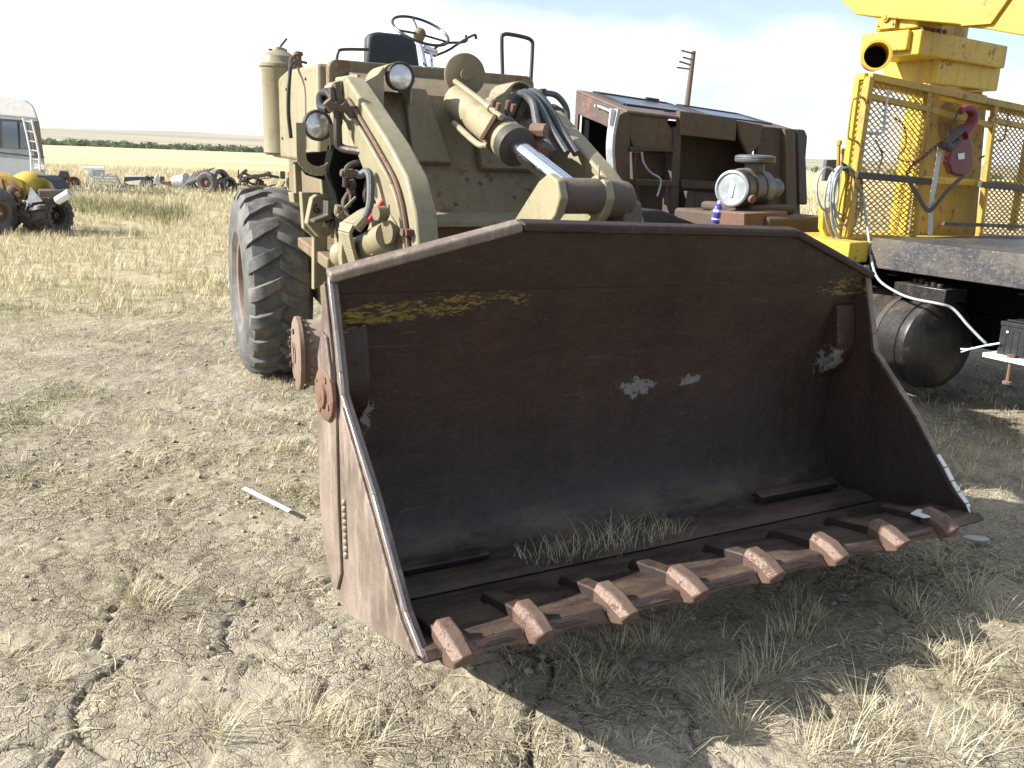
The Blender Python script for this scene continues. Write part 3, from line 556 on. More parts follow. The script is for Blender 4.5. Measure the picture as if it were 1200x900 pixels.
# ------------------------------------------------------------------ boom arms
arm = [(2.42, 2.04), (2.27, 2.035), (1.75, 1.735), (1.56, 1.60), (1.47, 1.46), (1.41, 1.20), (1.30, .98), (.96, .93), (.93, .80), (1.10, .76), (1.5, .80), (1.74, 1.02), (1.84, 1.28), (1.90, 1.47), (2.28, 1.82), (2.42, 1.88)]
for x0, dz in ((.63, 0), (1.765, -.09)):
    a = MB(); a.extr([FL.P(x0, y, z+dz) for y, z in arm], FL.D(.105, 0, 0)); ao = T_.part('boom_arm', a, M['khaki'], bevel=.012)
    if x0 < 1:
        for off in (0, .022):                      # hydraulic lines along the outer face
            pp = smooth_path([FL.P(x0-.012-off*.1, y+off, z-off*1.2) for y, z in ((2.20, 1.93), (1.80, 1.685), (1.60, 1.53), (1.50, 1.30), (1.47, 1.1))], 4)
            pm = MB(); pm.tube(pp, .0095, 8); T_.part('pipe', pm, M['khaki'] if off else M['rusty'], ao)
        cl = MB(); cl.box(FL, x0-.035, x0, 1.47, 1.53, 1.36, 1.385); cl.cyl(FL.P(x0-.045, 1.50, 1.372), FL.P(x0, 1.50, 1.372), .016, 8); T_.part('pipe_clamp', cl, M['rusty'], ao)
        rd = MB(); rd.lathe(FL.P(x0, 1.78, 1.22), FL.D(-1, 0, 0), [(0, .22), (.012, .22), (.016, .21)], 32); rd.lathe(FL.P(x0-.016, 1.74, 1.28), FL.D(-1, 0, 0), [(0, .06), (.045, .06), (.05, .03), (.07, .03)], 20); T_.part('pivot_plate', rd, M['khaki'], ao, bevel=.004)
# ------------------------------------------------------------------ front tower between the arms
tw = MB()
tw.extr([FL.P(x, y, z) for x, y, z in ((.745, 1.86, .85), (1.745, 1.86, .85), (1.745, 1.98, 1.40), (1.745, 2.36, 1.99), (.745, 2.36, 1.99), (.745, 1.98, 1.40))][:3]+[FL.P(.745, 1.98, 1.40)], FL.D(0, .06, 0))
tw.extr([FL.P(.745, 1.98, 1.40), FL.P(1.745, 1.98, 1.40), FL.P(1.745, 2.36, 1.99), FL.P(.745, 2.36, 1.99)], FL.D(0, .06, -.03))
T_.part('front_plate', tw, M['khaki_dk'], bevel=.01)
ledge = MB(); ledge.extr([FL.P(.745, y, z) for y, z in ((1.80, 1.395), (2.02, 1.425), (2.02, 1.395), (1.80, 1.365))], FL.D(1.0, 0, 0)); T_.part('ledge', ledge, M['khaki'], bevel=.004)
pn = MB()                                          # raised pads on the plate
def onplate(x, t, off): y = 1.98+.38*t; z = 1.40+.59*t; return FL.P(x, y-.841*off, z+.541*off)
for xa, xb, ta, tb in ((.93, 1.12, .40, 1.0), (1.30, 1.62, .36, .95)):
    pn.extr([onplate(xa-.02, ta, .04), onplate(xb, ta, .04), onplate(xb-.04, tb, .04), onplate(xa+.03, tb, .04)], -FL.D(0, -.841, .541)*.04)
split(T_, 'access_panel', pn, M['khaki_dk'], None, .008)
for xa_, ta_ in ((.86, .78), (.885, .70), (.90, .66), (1.20, .30), (1.27, .27), (1.34, .30), (.95, .14), (1.45, .16), (1.10, .10), (1.55, .22)):
    bm_ = MB(); nn_q = nrm(FL.D(0, -.841, .541)); bm_.lathe(onplate(xa_, ta_, .0), nn_q, [(0, .011), (.005, .011), (.008, .006)], 6); T_.part('bolt', bm_, M['steel_rust'])
for xa in (.735, 1.735):                           # side cheeks of the tower
    ck = MB(); ck.extr([FL.P(xa, y, z) for y, z in ((1.87, .60), (2.02, 1.40), (2.40, 2.06), (2.75, 2.06), (2.75, .60))], FL.D(.022, 0, 0)); T_.part('tower_cheek', ck, M['khaki'], bevel=.004)
# cowl: wide panel with rounded top corners
cw = MB(); pl = []
def rounded(x0, x1, z0, z1, r, y, n=5):
    o = [FL.P(x0, y, z0), FL.P(x1, y, z0)]
    for k in range(n+1): a = k/n*math.pi/2; o.append(FL.P(x1-r+r*math.cos(a), y, z1-r+r*math.sin(a)))
    for k in range(n+1): a = math.pi/2+k/n*math.pi/2; o.append(FL.P(x0+r+r*math.cos(a), y, z1-r+r*math.sin(a)))
    return o
cw.extr(rounded(.70, 1.95, 1.86, 2.15, .05, 2.70), FL.D(0, .05, 0)); cowl = T_.part('cowl', cw, M['khaki_dk'], bevel=.008)
# hood / tank body behind it
hb = MB(); hb.extr([FL.P(.66, y, z) for y, z in ((2.76, 1.62), (2.76, 2.13), (3.30, 2.125), (3.62, 2.06), (3.66, 1.98), (3.66, 1.64))], FL.D(1.30, 0, 0)); T_.part('body', hb, M['khaki'], bevel=.02)
bd = MB()
for y, z in ((2.95, 2.06), (2.95, 1.86), (3.4, 1.75), (3.1, 1.68), (3.55, 1.9), (3.3, 2.02)): bd.lathe(FL.P(.66, y, z), FL.D(-1, 0, 0), [(0, .008), (.006, .008), (.009, .004)], 8)
split(T_, 'bolt', bd, M['rusty'])
dash = MB(); dash.extr([FL.P(.80, y, z) for y, z in ((2.55, 2.06), (2.72, 2.10), (2.72, 1.7), (2.40, 1.7), (2.40, 1.98))], FL.D(1.06, 0, 0)); T_.part('deck_plate', dash, M['khaki_dk'], bevel=.008)
# headlamps
def lamp(c, ax, r, parent, bracket=True):
    m = MB(); m.lathe(c, ax, [(-.11, .02), (-.10, r*.6), (-.05, r*.98), (-.01, r*1.12), (.012, r*1.14), (.018, r*1.05), (.010, r*.95)], 28, cap=True); h = T_.part('headlight', m, M['steel_dk'], parent)
    l = MB(); l.lathe(c, ax, [(.008, r*.98), (.016, r*.8), (.024, r*.5), (.028, 0)], 28, cap=False); T_.part('lens', l, M['lens'], h); return h
c1 = FL.Y(469, 90, 2.22); ax1 = FL.D(-.10, -1, .05)
lamp(c1, ax1, .062, None); c2 = FL.Y(372, 147, 2.32); lamp(c2, FL.D(-.06, -1, .03), .064, None)
for xa, filled in ((.795, 1), (1.50, 0)):          # hooded lamp brackets, the right one empty
    bx = MB(); n = 10; o = []; xr = .085; zc = 2.03 if filled else 1.995; yb = 2.24
    outer = [FL.P(xa+xr+xr*math.cos(a), yb, zc+xr*math.sin(a)) for a in np.linspace(0, math.pi, n)]
    inner = [FL.P(xa+xr+(xr-.012)*math.cos(a), yb, zc+(xr-.012)*math.sin(a)) for a in np.linspace(0, math.pi, n)]
    outer = [FL.P(xa+2*xr, yb, zc-.10)]+outer+[FL.P(xa, yb, zc-.10)]; inner = [FL.P(xa+2*xr-.012, yb, zc-.10)]+inner+[FL.P(xa+.012, yb, zc-.10)]
    for i in range(len(outer)-1): bx.extr([outer[i], outer[i+1], inner[i+1], inner[i]], FL.D(0, .20, -.01))
    bx.extr([FL.P(xa-.075, 2.20, zc-.16), FL.P(xa+.004, 2.20, zc-.25), FL.P(xa+.004, 2.20, zc+.06), FL.P(xa-.03, 2.20, zc+.02), FL.P(xa-.09, 2.24, zc-.02)], FL.D(0, .10, 0))
    T_.part('lamp_bracket', bx, M['khaki'], bevel=.003)
st = MB(); c_ = FL.Y(372, 150, 2.30); loop = []       # strap loop under the left headlamp
for a in np.linspace(0, math.pi, 12): loop.append(c_+FL.D(.082*math.cos(a), 0, -.13-.07*math.sin(a)))
loop = [c_+FL.D(.082, 0, .02)]+loop+[c_+FL.D(-.082, 0, .02)]
for a, b in zip(loop[:-1], loop[1:]): st.bar(a, b, .045, .008, FL.D(0, 1, 0)+np.array([1e-3, 0, 0]))
T_.part('lamp_strap', st, M['khaki'])
# ------------------------------------------------------------------ tilt cylinder, pivot disc, bellcrank
a0 = FL.P(1.22, 2.26, 1.965); a1 = FL.P(1.25, 1.72, 1.745); a2 = FL.P(1.25, 1.18, 1.545); dv = nrm(a2-a0); L1 = float(np.linalg.norm(a1-a0))
cy = MB(); cy.lathe(a0, dv, [(-.02, .055), (0, .074), (.03, .082), (L1-.06, .082), (L1-.05, .088), (L1, .088)], 32); cyl = T_.part('tilt_cylinder', cy, M['khaki'])
cc = MB(); cc.lathe(a0+dv*L1, dv, [(-.02, .090), (.02, .094), (.045, .094), (.05, .086), (.052, .046)], 32); T_.part('gland_collar', cc, M['steel_dk'], cyl)
rodm = MB(); rodm.cyl(a0+dv*L1, a2, .046, 24); T_.part('piston_rod', rodm, M['chrome'], cyl)
side_v = FL.D(1, 0, 0); upv = nrm(np.cross(side_v, dv))
upv = upv if upv[2] > 0 else -upv
pt = MB(); pt.tube(smooth_path([a0+dv*.02+upv*.096-side_v*.04, a0+dv*(L1-.20)+upv*.098-side_v*.04, a0+dv*(L1-.06)+upv*.098-side_v*.05]), .014, 10)
pt.cyl(a0+dv*(L1-.22)+upv*.098-side_v*.04, a0+dv*(L1-.18)+upv*.098-side_v*.04, .021, 8); pt.tube(smooth_path([a0+dv*.18-side_v*.092-upv*.06, a0+dv*(L1-.14)-side_v*.10-upv*.06, a0+dv*(L1-.08)-side_v*.08-upv*.045]), .015, 10)
T_.part('oil_pipe', pt, M['khaki'], cyl)
cb = MB()
for s_ in (-1, 1):
    for o_ in (0, .05): cb.box(FL, 0, 0, 0, 0, 0, 0) if False else cb.cyl(a0+dv*(L1-.12-o_)+upv*(.10)+side_v*s_*.04, a0+dv*(L1-.12-o_)+upv*(.145)+side_v*s_*.04, .014, 6)
cb.lathe(a0+dv*(L1-.10), dv, [(0, .092), (.025, .092)], 32); cb.bar(a0+dv*(L1-.09)+side_v*(-.11)-upv*.02, a0+dv*(L1-.09)+side_v*(-.06)+upv*.10, .04, .02)
cb.cyl(a0+dv*(L1-.02)+side_v*.10+upv*.06, a0+dv*(L1+.04)+side_v*.14+upv*.08, .035, 8); cb.cyl(a0+dv*(L1-.02)+side_v*.12, a0+dv*(L1+.06)+side_v*.14-upv*.02, .04, 8)
T_.part('pipe_clamp', cb, M['rusty'], cyl, bevel=.003)
ds = MB(); dc = FL.Y(544, 88, 2.28); ds.lathe(dc, FL.D(-.25, -1, .0), [(0, .105), (.022, .105), (.026, .098)], 36); ds.lathe(dc, FL.D(-.25, -1, 0), [(.022, .028), (.05, .028)], 12); T_.part('pivot_disc', ds, M['khaki_dk'])
bk = MB()
for xs in (1.10, 1.335):                            # bellcrank plates up to the rod eye
    bk.extr([FL.P(xs, y, z) for y, z in ((1.52, 1.36), (1.38, 1.49), (1.26, 1.60), (1.19, 1.635), (1.12, 1.61), (1.09, 1.54), (1.12, 1.47), (1.22, 1.38), (1.30, 1.15), (1.50, 1.10))], FL.D(.045, 0, 0))
bell = T_.part('bellcrank', bk, M['khaki'], bevel=.008)
ey = MB(); ey.cyl(FL.P(1.145, 1.17, 1.545), FL.P(1.335, 1.17, 1.545), .074, 24); ey.cyl(FL.P(1.345, 1.18, 1.54), FL.P(1.50, 1.19, 1.53), .080, 24); ey.cyl(FL.P(1.50, 1.19, 1.53), FL.P(1.53, 1.19, 1.53), .055, 20); split(T_, 'rod_eye', ey, M['steel_rust'], bell, .006)
lnk = MB(); lnk.extr([FL.P(1.46, y, z) for y, z in ((1.24, 1.57), (1.14, 1.52), (1.10, 1.36), (1.05, 1.1), (1.2, 1.05), (1.30, 1.35), (1.32, 1.48))], FL.D(.10, 0, 0)); T_.part('tilt_link', lnk, M['steel_rust'], bell, bevel=.01); lnk = MB(); lnk.bar(FL.P(1.335, 1.16, 1.59), FL.P(1.335, 1.16, 1.675), .026, .008); T_.part('lock_tab', lnk, M['khaki'], bell, bevel=.002)
# ------------------------------------------------------------------ hoses
hs = MB()
for k, (xa, xb) in enumerate(((1.50, 1.52), (1.53, 1.60), (1.58, 1.66))):
    hs.tube(smooth_path([FL.P(xa-.03, 2.30, 1.72), FL.P(xa-.02, 2.22, 1.90), FL.P(xa+.02, 2.17, 2.005+.008*k), FL.P(xa+.07, 2.10, 1.97), FL.P(xb+.03, 2.0, 1.84), FL.P(xb+.05, 1.88, 1.72)], 6), .021, 10)
split(T_, 'hose', hs, M['grey_hose'])
def hose(name, pts, r, mat, parent=None): m = MB(); m.tube(smooth_path(pts, 7), r, 10); return T_.part(name, m, mat, parent)
hose('hose', [FL.Y(665, 150, 2.4), FL.Y(664, 128, 2.4), FL.Y(652, 112, 2.4), FL.Y(636, 110, 2.4), FL.Y(633, 118, 2.4)], .017, M['grey_hose'])
hm = MB(); hm.cyl(FL.Y(636, 104, 2.4), FL.Y(636, 122, 2.4), .022, 8); hm.cyl(FL.Y(646, 128, 2.5), FL.Y(664, 138, 2.5), .035, 10); split(T_, 'hose_fitting', hm, M['steel_dk'])
for a, b in (((440, 200), (419, 200)),):
    hose('hose', [FL.Y(416, 203, 1.95), FL.Y(422, 205, 1.93), FL.Y(430, 201, 1.9), FL.Y(434, 209, 1.86), FL.Y(434, 235, 1.8), FL.Y(430, 252, 1.78), FL.Y(420, 266, 1.78)], .018, M['grey_hose'])
hose('hose', [FL.Y(385, 128, 2.2), FL.Y(376, 125, 2.3), FL.Y(376, 112, 2.4), FL.Y(384, 108, 2.3), FL.Y(390, 115, 2.25)], .02, M['black'])
hose('hose', [FL.Y(424, 178, 2.1), FL.Y(400, 173, 2.2), FL.Y(396, 160, 2.2), FL.Y(396, 120, 2.2)], .02, M['steel_dk'])
hose('hose', [FL.Y(449, 236, 1.75), FL.Y(437, 252, 1.75), FL.Y(430, 262, 1.75)], .010, M['red'])
hose('hose', [FL.Y(349, 72, 3.2), FL.Y(342, 76, 3.1), FL.Y(339, 92, 3.0), FL.Y(338, 130, 3.0), FL.Y(341, 162, 3.0)], .011, M['black'])
vf = MB()                                          # valve fittings left of the arm
for pa, pb, r in (((383, 118), (391, 128), .026), ((388, 124), (404, 128), .016), ((402, 122), (414, 136), .022), ((412, 130), (424, 130), .020), ((414, 124), (416, 138), .018), ((394, 96), (398, 118), .018), ((388, 102), (390, 118), .014)):
    vf.cyl(FL.Y(*pa, 2.12), FL.Y(*pb, 2.12), r, 8)
vf.cyl(FL.Y(399, 203, 1.94), FL.Y(416, 203, 1.94), .016, 8); vf.cyl(FL.Y(405, 198, 1.94), FL.Y(405, 208, 1.94), .02, 6); vf.cyl(FL.Y(410, 198, 1.94), FL.Y(411, 208, 1.94), .018, 6)
split(T_, 'valve_fitting', vf, M['steel_rust'], None, .003)
um = MB(); um.extr([FL.Y(x, y, 2.3) for x, y in ((388, 100), (393, 96), (401, 94), (402, 145), (398, 150), (395, 150), (394, 106), (390, 112), (389, 120), (387, 120))], FL.D(0, .10, 0)); T_.part('valve_bracket', um, M['khaki'], bevel=.004)
# ------------------------------------------------------------------ chassis between arm and rear tyre
def slab(name, pts, y, th, mat, bevel=.006, parent=None): m = MB(); m.extr([FL.Y(px, py, y) for px, py in pts], FL.D(0, th, 0)); return T_.part(name, m, mat, parent, bevel)
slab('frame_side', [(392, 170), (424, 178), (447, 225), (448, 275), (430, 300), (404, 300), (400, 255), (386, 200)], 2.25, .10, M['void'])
slab('frame_plate', [(366, 232), (372, 228), (398, 238), (400, 262), (385, 278), (374, 278), (360, 262)], 2.9, .06, M['khaki'])
fp2 = slab('frame_plate', [(353, 225), (380, 226), (398, 236), (398, 262), (384, 262), (384, 330), (368, 340), (368, 278), (356, 268)], 3.1, .05, M['khaki'])
gmk = MB(); gp = [FL.Y(x, y, 2.895) for x, y in ((371, 240), (368, 241), (367, 245), (370, 249), (374, 248), (374, 245), (371, 245))]; gmk.tube(smooth_path(gp, 4), .0045, 6); T_.part('painted_mark', gmk, M['black'])
slab('bracket', [(384, 235), (392, 240), (392, 270), (384, 268), (384, 262), (389, 258), (368, 262), (368, 258), (384, 252)], 2.7, .08, M['steel_dk'])
slab('post', [(374, 186), (392, 186), (394, 232), (378, 228)], 2.9, .04, M['khaki']); slab('post', [(345, 190), (353, 190), (355, 230), (347, 230)], 3.4, .04, M['khaki'])
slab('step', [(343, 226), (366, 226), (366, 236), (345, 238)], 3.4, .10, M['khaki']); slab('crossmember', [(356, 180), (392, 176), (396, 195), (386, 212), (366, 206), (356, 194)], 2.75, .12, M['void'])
tk = MB(); q = FL.Y(402, 298, 2.35); tk.lathe(q+FL.D(.06, 0, 0), FL.D(-1, -.1, 0), [(0, .075), (.05, .075), (.09, .066), (.115, .045), (.125, .015)], 24); T_.part('air_tank', tk, M['khaki'])
rs_ = random.Random(11)
for k in range(9):
    px_, py_ = rs_.uniform(388, 432), rs_.uniform(182, 262); m = MB(); a_ = FL.Y(px_, py_, 2.18+rs_.uniform(-.05, .03)); b_ = FL.Y(px_+rs_.uniform(-22, 22), py_+rs_.uniform(10, 34), 2.18+rs_.uniform(-.05, .03)); m.tube(smooth_path([a_, (a_+b_)/2+FL.D(rs_.uniform(-.03, .03), 0, rs_.uniform(-.03, .03)), b_], 4), rs_.uniform(.007, .016), 8)
    if k % 3 == 0: m2 = MB(); m2.cyl(a_, a_+FL.D(.03, 0, .01), .026, 6); T_.part('valve_fitting', m2, M['steel_rust'])
    T_.part('pipe', m, M[('steel_rust', 'steel_dk', 'khaki')[k % 3]])
# U-shaped bracket and lift cylinder
ub = MB(); pth = [(452, 240), (428, 249), (409, 262), (404, 272), (408, 290), (416, 318), (424, 325), (470, 310)]; pw = [FL.Y(px, py, 1.86) for px, py in pth]
for a, b in zip(pw[:-1], pw[1:]): ub.bar(a, b, .018, .14, FL.D(0, 1, .001))
ub.extr([FL.Y(px, py, 1.90) for px, py in ((402, 262), (410, 258), (412, 300), (420, 330), (404, 335), (400, 300))], FL.D(0, .05, 0))
T_.part('cylinder_bracket', ub, M['khaki'], bevel=.003)
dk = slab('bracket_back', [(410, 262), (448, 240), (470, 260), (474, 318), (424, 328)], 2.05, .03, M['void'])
lc = MB(); b0 = FL.P(.555, 2.02, 1.205); b1 = FL.P(.555, 1.60, 1.30); b0 = FL.Y(422, 293, 1.96); b1 = FL.Y(456, 277, 1.62); dd = nrm(b1-b0); LL = float(np.linalg.norm(b1-b0)); lc.lathe(b0, dd, [(-.02, .03), (-.01, .055), (0, .062), (LL-.02, .066), (LL, .062), (LL+.002, .03)], 24); lcy = T_.part('lift_cylinder', lc, M['khaki'])
pm = MB(); pm.lathe(FL.Y(457, 272, 1.60), FL.D(-1, -.2, 0), [(0, .05), (.02, .05), (.022, .03)], 20); pm.lathe(FL.Y(452, 250, 1.62), FL.D(-1, -.2, 0), [(0, .03), (.05, .03)], 14); pm.cyl(FL.Y(418, 268, 1.76), FL.Y(428, 256, 1.76), .024, 8); split(T_, 'cylinder_pin', pm, M['khaki_dk'], lcy)
# belly, axle housing and the bare front hubs
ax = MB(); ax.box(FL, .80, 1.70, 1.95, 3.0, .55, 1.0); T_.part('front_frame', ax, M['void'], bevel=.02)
for sx in (-1, 1):
    hc = FL.Y(346, 414, 2.15) if sx < 0 else FL.P(2.30, 1.95, .72); av = sx*np.array([math.cos(R(20.5)), math.sin(R(20.5)), 0]); hc = hc+av*.04; hm = MB()
    hm.lathe(hc+av*(-.32), av, [(0, .12), (.02, .165), (.05, .172), (.06, .160), (.22, .160), (.235, .150), (.25, .150), (.255, .178), (.275, .178), (.280, .168), (.283, .03)], 48)
    for k in range(24):
        a = k/24*2*math.pi; hm.lathe(hc+av*(-.075)+FL.D(0, .168*math.cos(a), .168*math.sin(a)), av, [(0, .009), (.014, .009)], 6)
    hub = T_.part('wheel_hub', hm, M['hub'])
    bh = MB(); 
    for k in range(6):
        a = k/6*2*math.pi+.3; bh.lathe(hc+av*(-.0385)+FL.D(0, .105*math.cos(a), .105*math.sin(a)), av, [(-.01, .014), (.002, .014)], 10); bh.lathe(hc+av*(-.0385)+FL.D(0, .138*math.cos(a+.4), .138*math.sin(a+.4)), av, [(-.01, .008), (.002, .008)], 8)
    split(T_, 'hub_bolt', bh, M['steel_dk'], hub); bh = MB(); bh.lathe(hc+av*(-.038), av, [(-.01, .05), (.004, .05), (.005, .03), (-.002, .028)], 16); T_.part('hub_cap', bh, M['rusty'], hub)
    sw = MB(); sw.lathe(hc+av*(-.62), av, [(0, .10), (.25, .12), (.34, .15)], 24); T_.part('axle_tube', sw, M['void'])
jk = MB(); jk.box(FL, .95, 1.55, 1.98, 2.28, .0, .62); T_.part('support_block', jk, M['wood'], bevel=.01)
# rear body, turned on its centre joint
FR = Frame(FL.P(1.35, 2.9, 0), 21.0)
rbm = MB(); rbm.box(FR, -.45, .45, -.1, 2.9, .62, 1.05); rbm.box(FR, -.42, .42, .9, 3.0, 1.05, 1.62); T_.part('rear_frame', rbm, M['khaki_dk'], bevel=.02); rbm = MB(); rbm.box(FR, -.46, .46, 1.0, 3.05, 1.62, 1.88); T_.part('engine_hood', rbm, M['khaki'], bevel=.04)
fl = MB(); fl.box(FR, -.62, .62, -.25, .95, 1.05, 1.12); T_.part('rear_platform', fl, M['khaki_dk'], bevel=.01)
# ------------------------------------------------------------------ rear wheels
def wheel(thing, c, axv, Ro, Wd, rimr, parent=None, lugs=20, mt=None, lug_h=.035, mrim=None):
    """c centre, axv outward axis; worn tractor pattern"""
    axv = nrm(axv); up = np.array([0, 0, 1.]); fw = np.cross(up, axv); h = Wd/2; w0 = MB()
    prof = [(-h*.80, rimr), (-h*.98, rimr+.05), (-h*1.02, (Ro+rimr)/2), (-h*.97, Ro-.11), (-h*.80, Ro-.045), (-h*.45, Ro-.022), (0, Ro-.015), (h*.45, Ro-.022), (h*.80, Ro-.045), (h*.97, Ro-.11), (h*1.02, (Ro+rimr)/2), (h*.98, rimr+.05), (h*.80, rimr)]
    w0.lathe(c, axv, prof, 56, cap=False)
    def surf(t, a, hh):                      # t across the tread -1..1, a the angle, hh the height above the carcass
        ta = abs(t); r = np.interp(ta, [0, .45, .80, .97, 1.08], [Ro-.018, Ro-.025, Ro-.048, Ro-.112, Ro-.18])+hh
        xx = np.sign(t)*np.interp(ta, [0, .45, .8, .97, 1.08], [0, .45*h, .8*h, .965*h, 1.0*h])*(1+hh*.3)
        return c+axv*xx+r*(fw*math.cos(a)+up*math.sin(a))
    st_ = 2*math.pi/lugs; jit = [1., .82, .95, 1.08, .76, .9, 1.02]
    for k in range(lugs):
        for sg in (-1, 1):
            a0_ = (k+(.5 if sg > 0 else 0))*st_; n = 7; ring = []
            for i in range(n+1):
                t = sg*(-.06+1.14*i/n); ce_ = a0_-.62*st_*(i/n)**.85; hw = st_*(.20+.12*(i/n)); hh = lug_h*(1 if i < n else .3)*(jit[k % 7]+.12*math.sin(i*2.1+k))*(.55 if i == 0 else 1)
                ring.append([surf(t, ce_-hw, -.012), surf(t, ce_-hw*.72, hh), surf(t, ce_+hw*.72, hh), surf(t, ce_+hw, -.012)])
            vs = [q for r4 in ring for q in r4]; fs = [(i*4+j, i*4+j+1, i*4+j+5, i*4+j+4) for i in range(n) for j in range(3)]+[(0, 1, 2, 3), (n*4+3, n*4+2, n*4+1, n*4)]
            w0.add(vs, fs)
    ty = thing.part('tyre', w0, mt or M['tyre'], parent, angle=32)
    rm = MB(); rm.lathe(c, axv, [(-h*.78, rimr+.005), (-h*.80, rimr-.02), (-h*.5, rimr-.035), (h*.1, rimr-.04), (h*.15, rimr*.55), (h*.42, rimr*.5), (h*.45, rimr*.28), (h*.7, rimr*.25), (h*.72, .02)], 40, cap=False); rm.lathe(c, axv, [(h*.1, rimr-.04), (h*.6, rimr-.03), (h*.80, rimr-.015), (h*.84, rimr+.01), (h*.80, rimr+.01)], 40, cap=False)
    for k in range(10): a = k*.6283; rm.lathe(c+axv*h*.14+(fw*math.cos(a)+up*math.sin(a))*rimr*.42, axv, [(h*.25, .014), (h*.38, .014)], 6)
    thing.part('rim', rm, mrim or M['hub'], ty); return ty
def sub(name, parent_thing): return None
WA = R(31.0-7.5)
axl = -np.array([math.cos(WA), math.sin(WA), 0]); wc = FL.P(.955, 4.86, .695)
wh = bpy.data.objects.new('wheel', None); col.objects.link(wh); wh.parent = T_.e
wheel(T_, wc, axl, .70, .47, .33, wh)
wh2 = bpy.data.objects.new('wheel', None); col.objects.link(wh2); wh2.parent = T_.e
wheel(T_, wc-axl*1.75, -axl, .70, .47, .33, wh2)
# ------------------------------------------------------------------ air cleaner drum
ac = MB(); q = FL.Y(330, 182, 3.55); H = .50; ac.lathe(q, (0, 0, 1), [(0, .088), (.015, .104), (.02, .103), (H-.03, .103), (H-.02, .108), (H, .108), (H+.005, .117), (H+.02, .117), (H+.03, .107), (H+.065, .098), (H+.09, .060), (H+.10, .04), (H+.115, .035), (H+.12, .01)], 36); acl = T_.part('air_cleaner', ac, M['khaki'])
aw = MB(); aw.tube([q+np.array([0, 0, H+.11]), q+FL.D(.05, 0, H+.17)], .007, 6); aw.tube([q+FL.D(-.06, 0, H+.10), q+FL.D(.05, 0, H+.105)], .006, 6); T_.part('wing_nut', aw, M['steel_dk'], acl)
vt = MB(); t0 = FL.Y(350, 86, 3.3); vt.lathe(t0, (0, 0, 1), [(-.03, .06), (0, .055), (.01, .03), (.035, .028), (.05, .02), (.09, .018), (.10, .028), (.115, .026), (.12, .01)], 14); vt.tube([t0+FL.D(-.02, 0, .07), t0+FL.D(.05, 0, .06)], .008, 6); vt.tube(smooth_path([t0+FL.D(0, 0, .09), t0+FL.D(-.04, 0, .08), t0+FL.D(-.05, 0, .02)]), .01, 6); T_.part('breather_valve', vt, M['rusty'])
# ------------------------------------------------------------------ driver's place
sm_ = MB(); b = [FL.Y(px, py, 3.42) for px, py in ((431, 78), (432, 44), (436, 38), (445, 37), (472, 40), (484, 43), (489, 52), (493, 80))]; sm_.extr(b, FL.D(0, .09, 0)); sm_.box(FL, 1.18, 1.60, 2.95, 3.45, 2.08, 2.18); T_.part('seat', sm_, M['seat'], bevel=.02)
sc_ = FL.Y(493, 36, 3.0); ax_ = nrm(FL.D(.06, -.62, 1)); sx_ = nrm(np.cross(ax_, (0, 0, 1))); sy_ = np.cross(sx_, ax_); rw = .166
stm = MB(); stm.tube([sc_+sx_*rw*math.cos(a)+sy_*rw*math.sin(a) for a in np.linspace(0, 2*math.pi, 41)[:-1]], .0085, 8, True)
for a in (.15+math.pi/2, math.pi*1.22, -.18): stm.tube([sc_-ax_*.02, sc_+sx_*rw*math.cos(a)+sy_*rw*math.sin(a)], .007, 6)
swh = T_.part('steering_wheel', stm, M['black_paint'])
hb2 = MB(); hb2.lathe(sc_-ax_*.055, ax_, [(0, .030), (.02, .034), (.05, .034), (.065, .022), (.07, .004)], 16); T_.part('horn_cap', hb2, M['khaki_dk'], swh)
cm = MB(); cm.cyl(sc_-ax_*.05, FL.Y(501, 92, 2.9), .017, 10); cm.cyl(FL.Y(505, 62, 2.95), FL.Y(508, 92, 2.9), .009, 8); cm.cyl(FL.Y(497, 57, 2.97), FL.Y(511, 62, 2.97), .022, 8); T_.part('steering_column', cm, M['chrome'])
lv = MB(); lv.tube(smooth_path([FL.Y(505, 60, 2.97), FL.Y(520, 51, 2.95), FL.Y(545, 49, 2.95), FL.Y(546, 41, 2.95)], 5), .0075, 6); lv.tube(smooth_path([FL.Y(508, 66, 2.97), FL.Y(525, 59, 2.95), FL.Y(542, 48, 2.92), FL.Y(556, 41, 2.92), FL.Y(558, 46, 2.92)], 5), .008, 6); split(T_, 'control_lever', lv, M['steel_dk'])
def rail(pts, y, r): m = MB(); m.tube(smooth_path([FL.Y(a, b, y) for a, b in pts], 5), r, 8); T_.part('grab_rail', m, M['steel_dk'])
rail([(589, 90), (588, 46), (590, 41), (596, 40), (616, 44), (623, 48), (624, 56), (622, 96)], 3.0, .012)
rail([(394, 76), (396, 62), (402, 58), (432, 58)], 3.1, .009)
#@@TRUCK ================================================================ the crane truck, standing on its own axes: x across, y forward
TF = Frame((2.64, 6.75), 31.05)
K = Thing('crane_truck', 'yellow crane on an old flatbed truck, its rusty cab tipped forward over the engine', 'truck', TF.P(1.1, 0, 0))
m = MB(); m.box(TF, 0, 2.2, -4.6, 0, 1.18, 1.20); deck = K.part('flatbed', m, M['deck'], bevel=.004)
m = MB(); m.box(TF, -.004, .03, -4.6, .0, .985, 1.205); m.box(TF, .03, 2.2, -.03, 0.0, .99, 1.18); m.box(TF, 2.17, 2.2, -4.6, -.03, .99, 1.18); K.part('side_channel', m, M['deck'], deck, bevel=.006)
m = MB(); m.box(TF, .62, .72, -4.6, 3.6, .70, .94); m.box(TF, 1.48, 1.58, -4.6, 3.6, .70, .94)
for y in (-4.2, -3.2, -2.2, -1.2, -.2, .8, 1.8): m.box(TF, .06, 2.14, y, y+.08, .94, .985)
K.part('chassis', m, M['void'], bevel=.005)
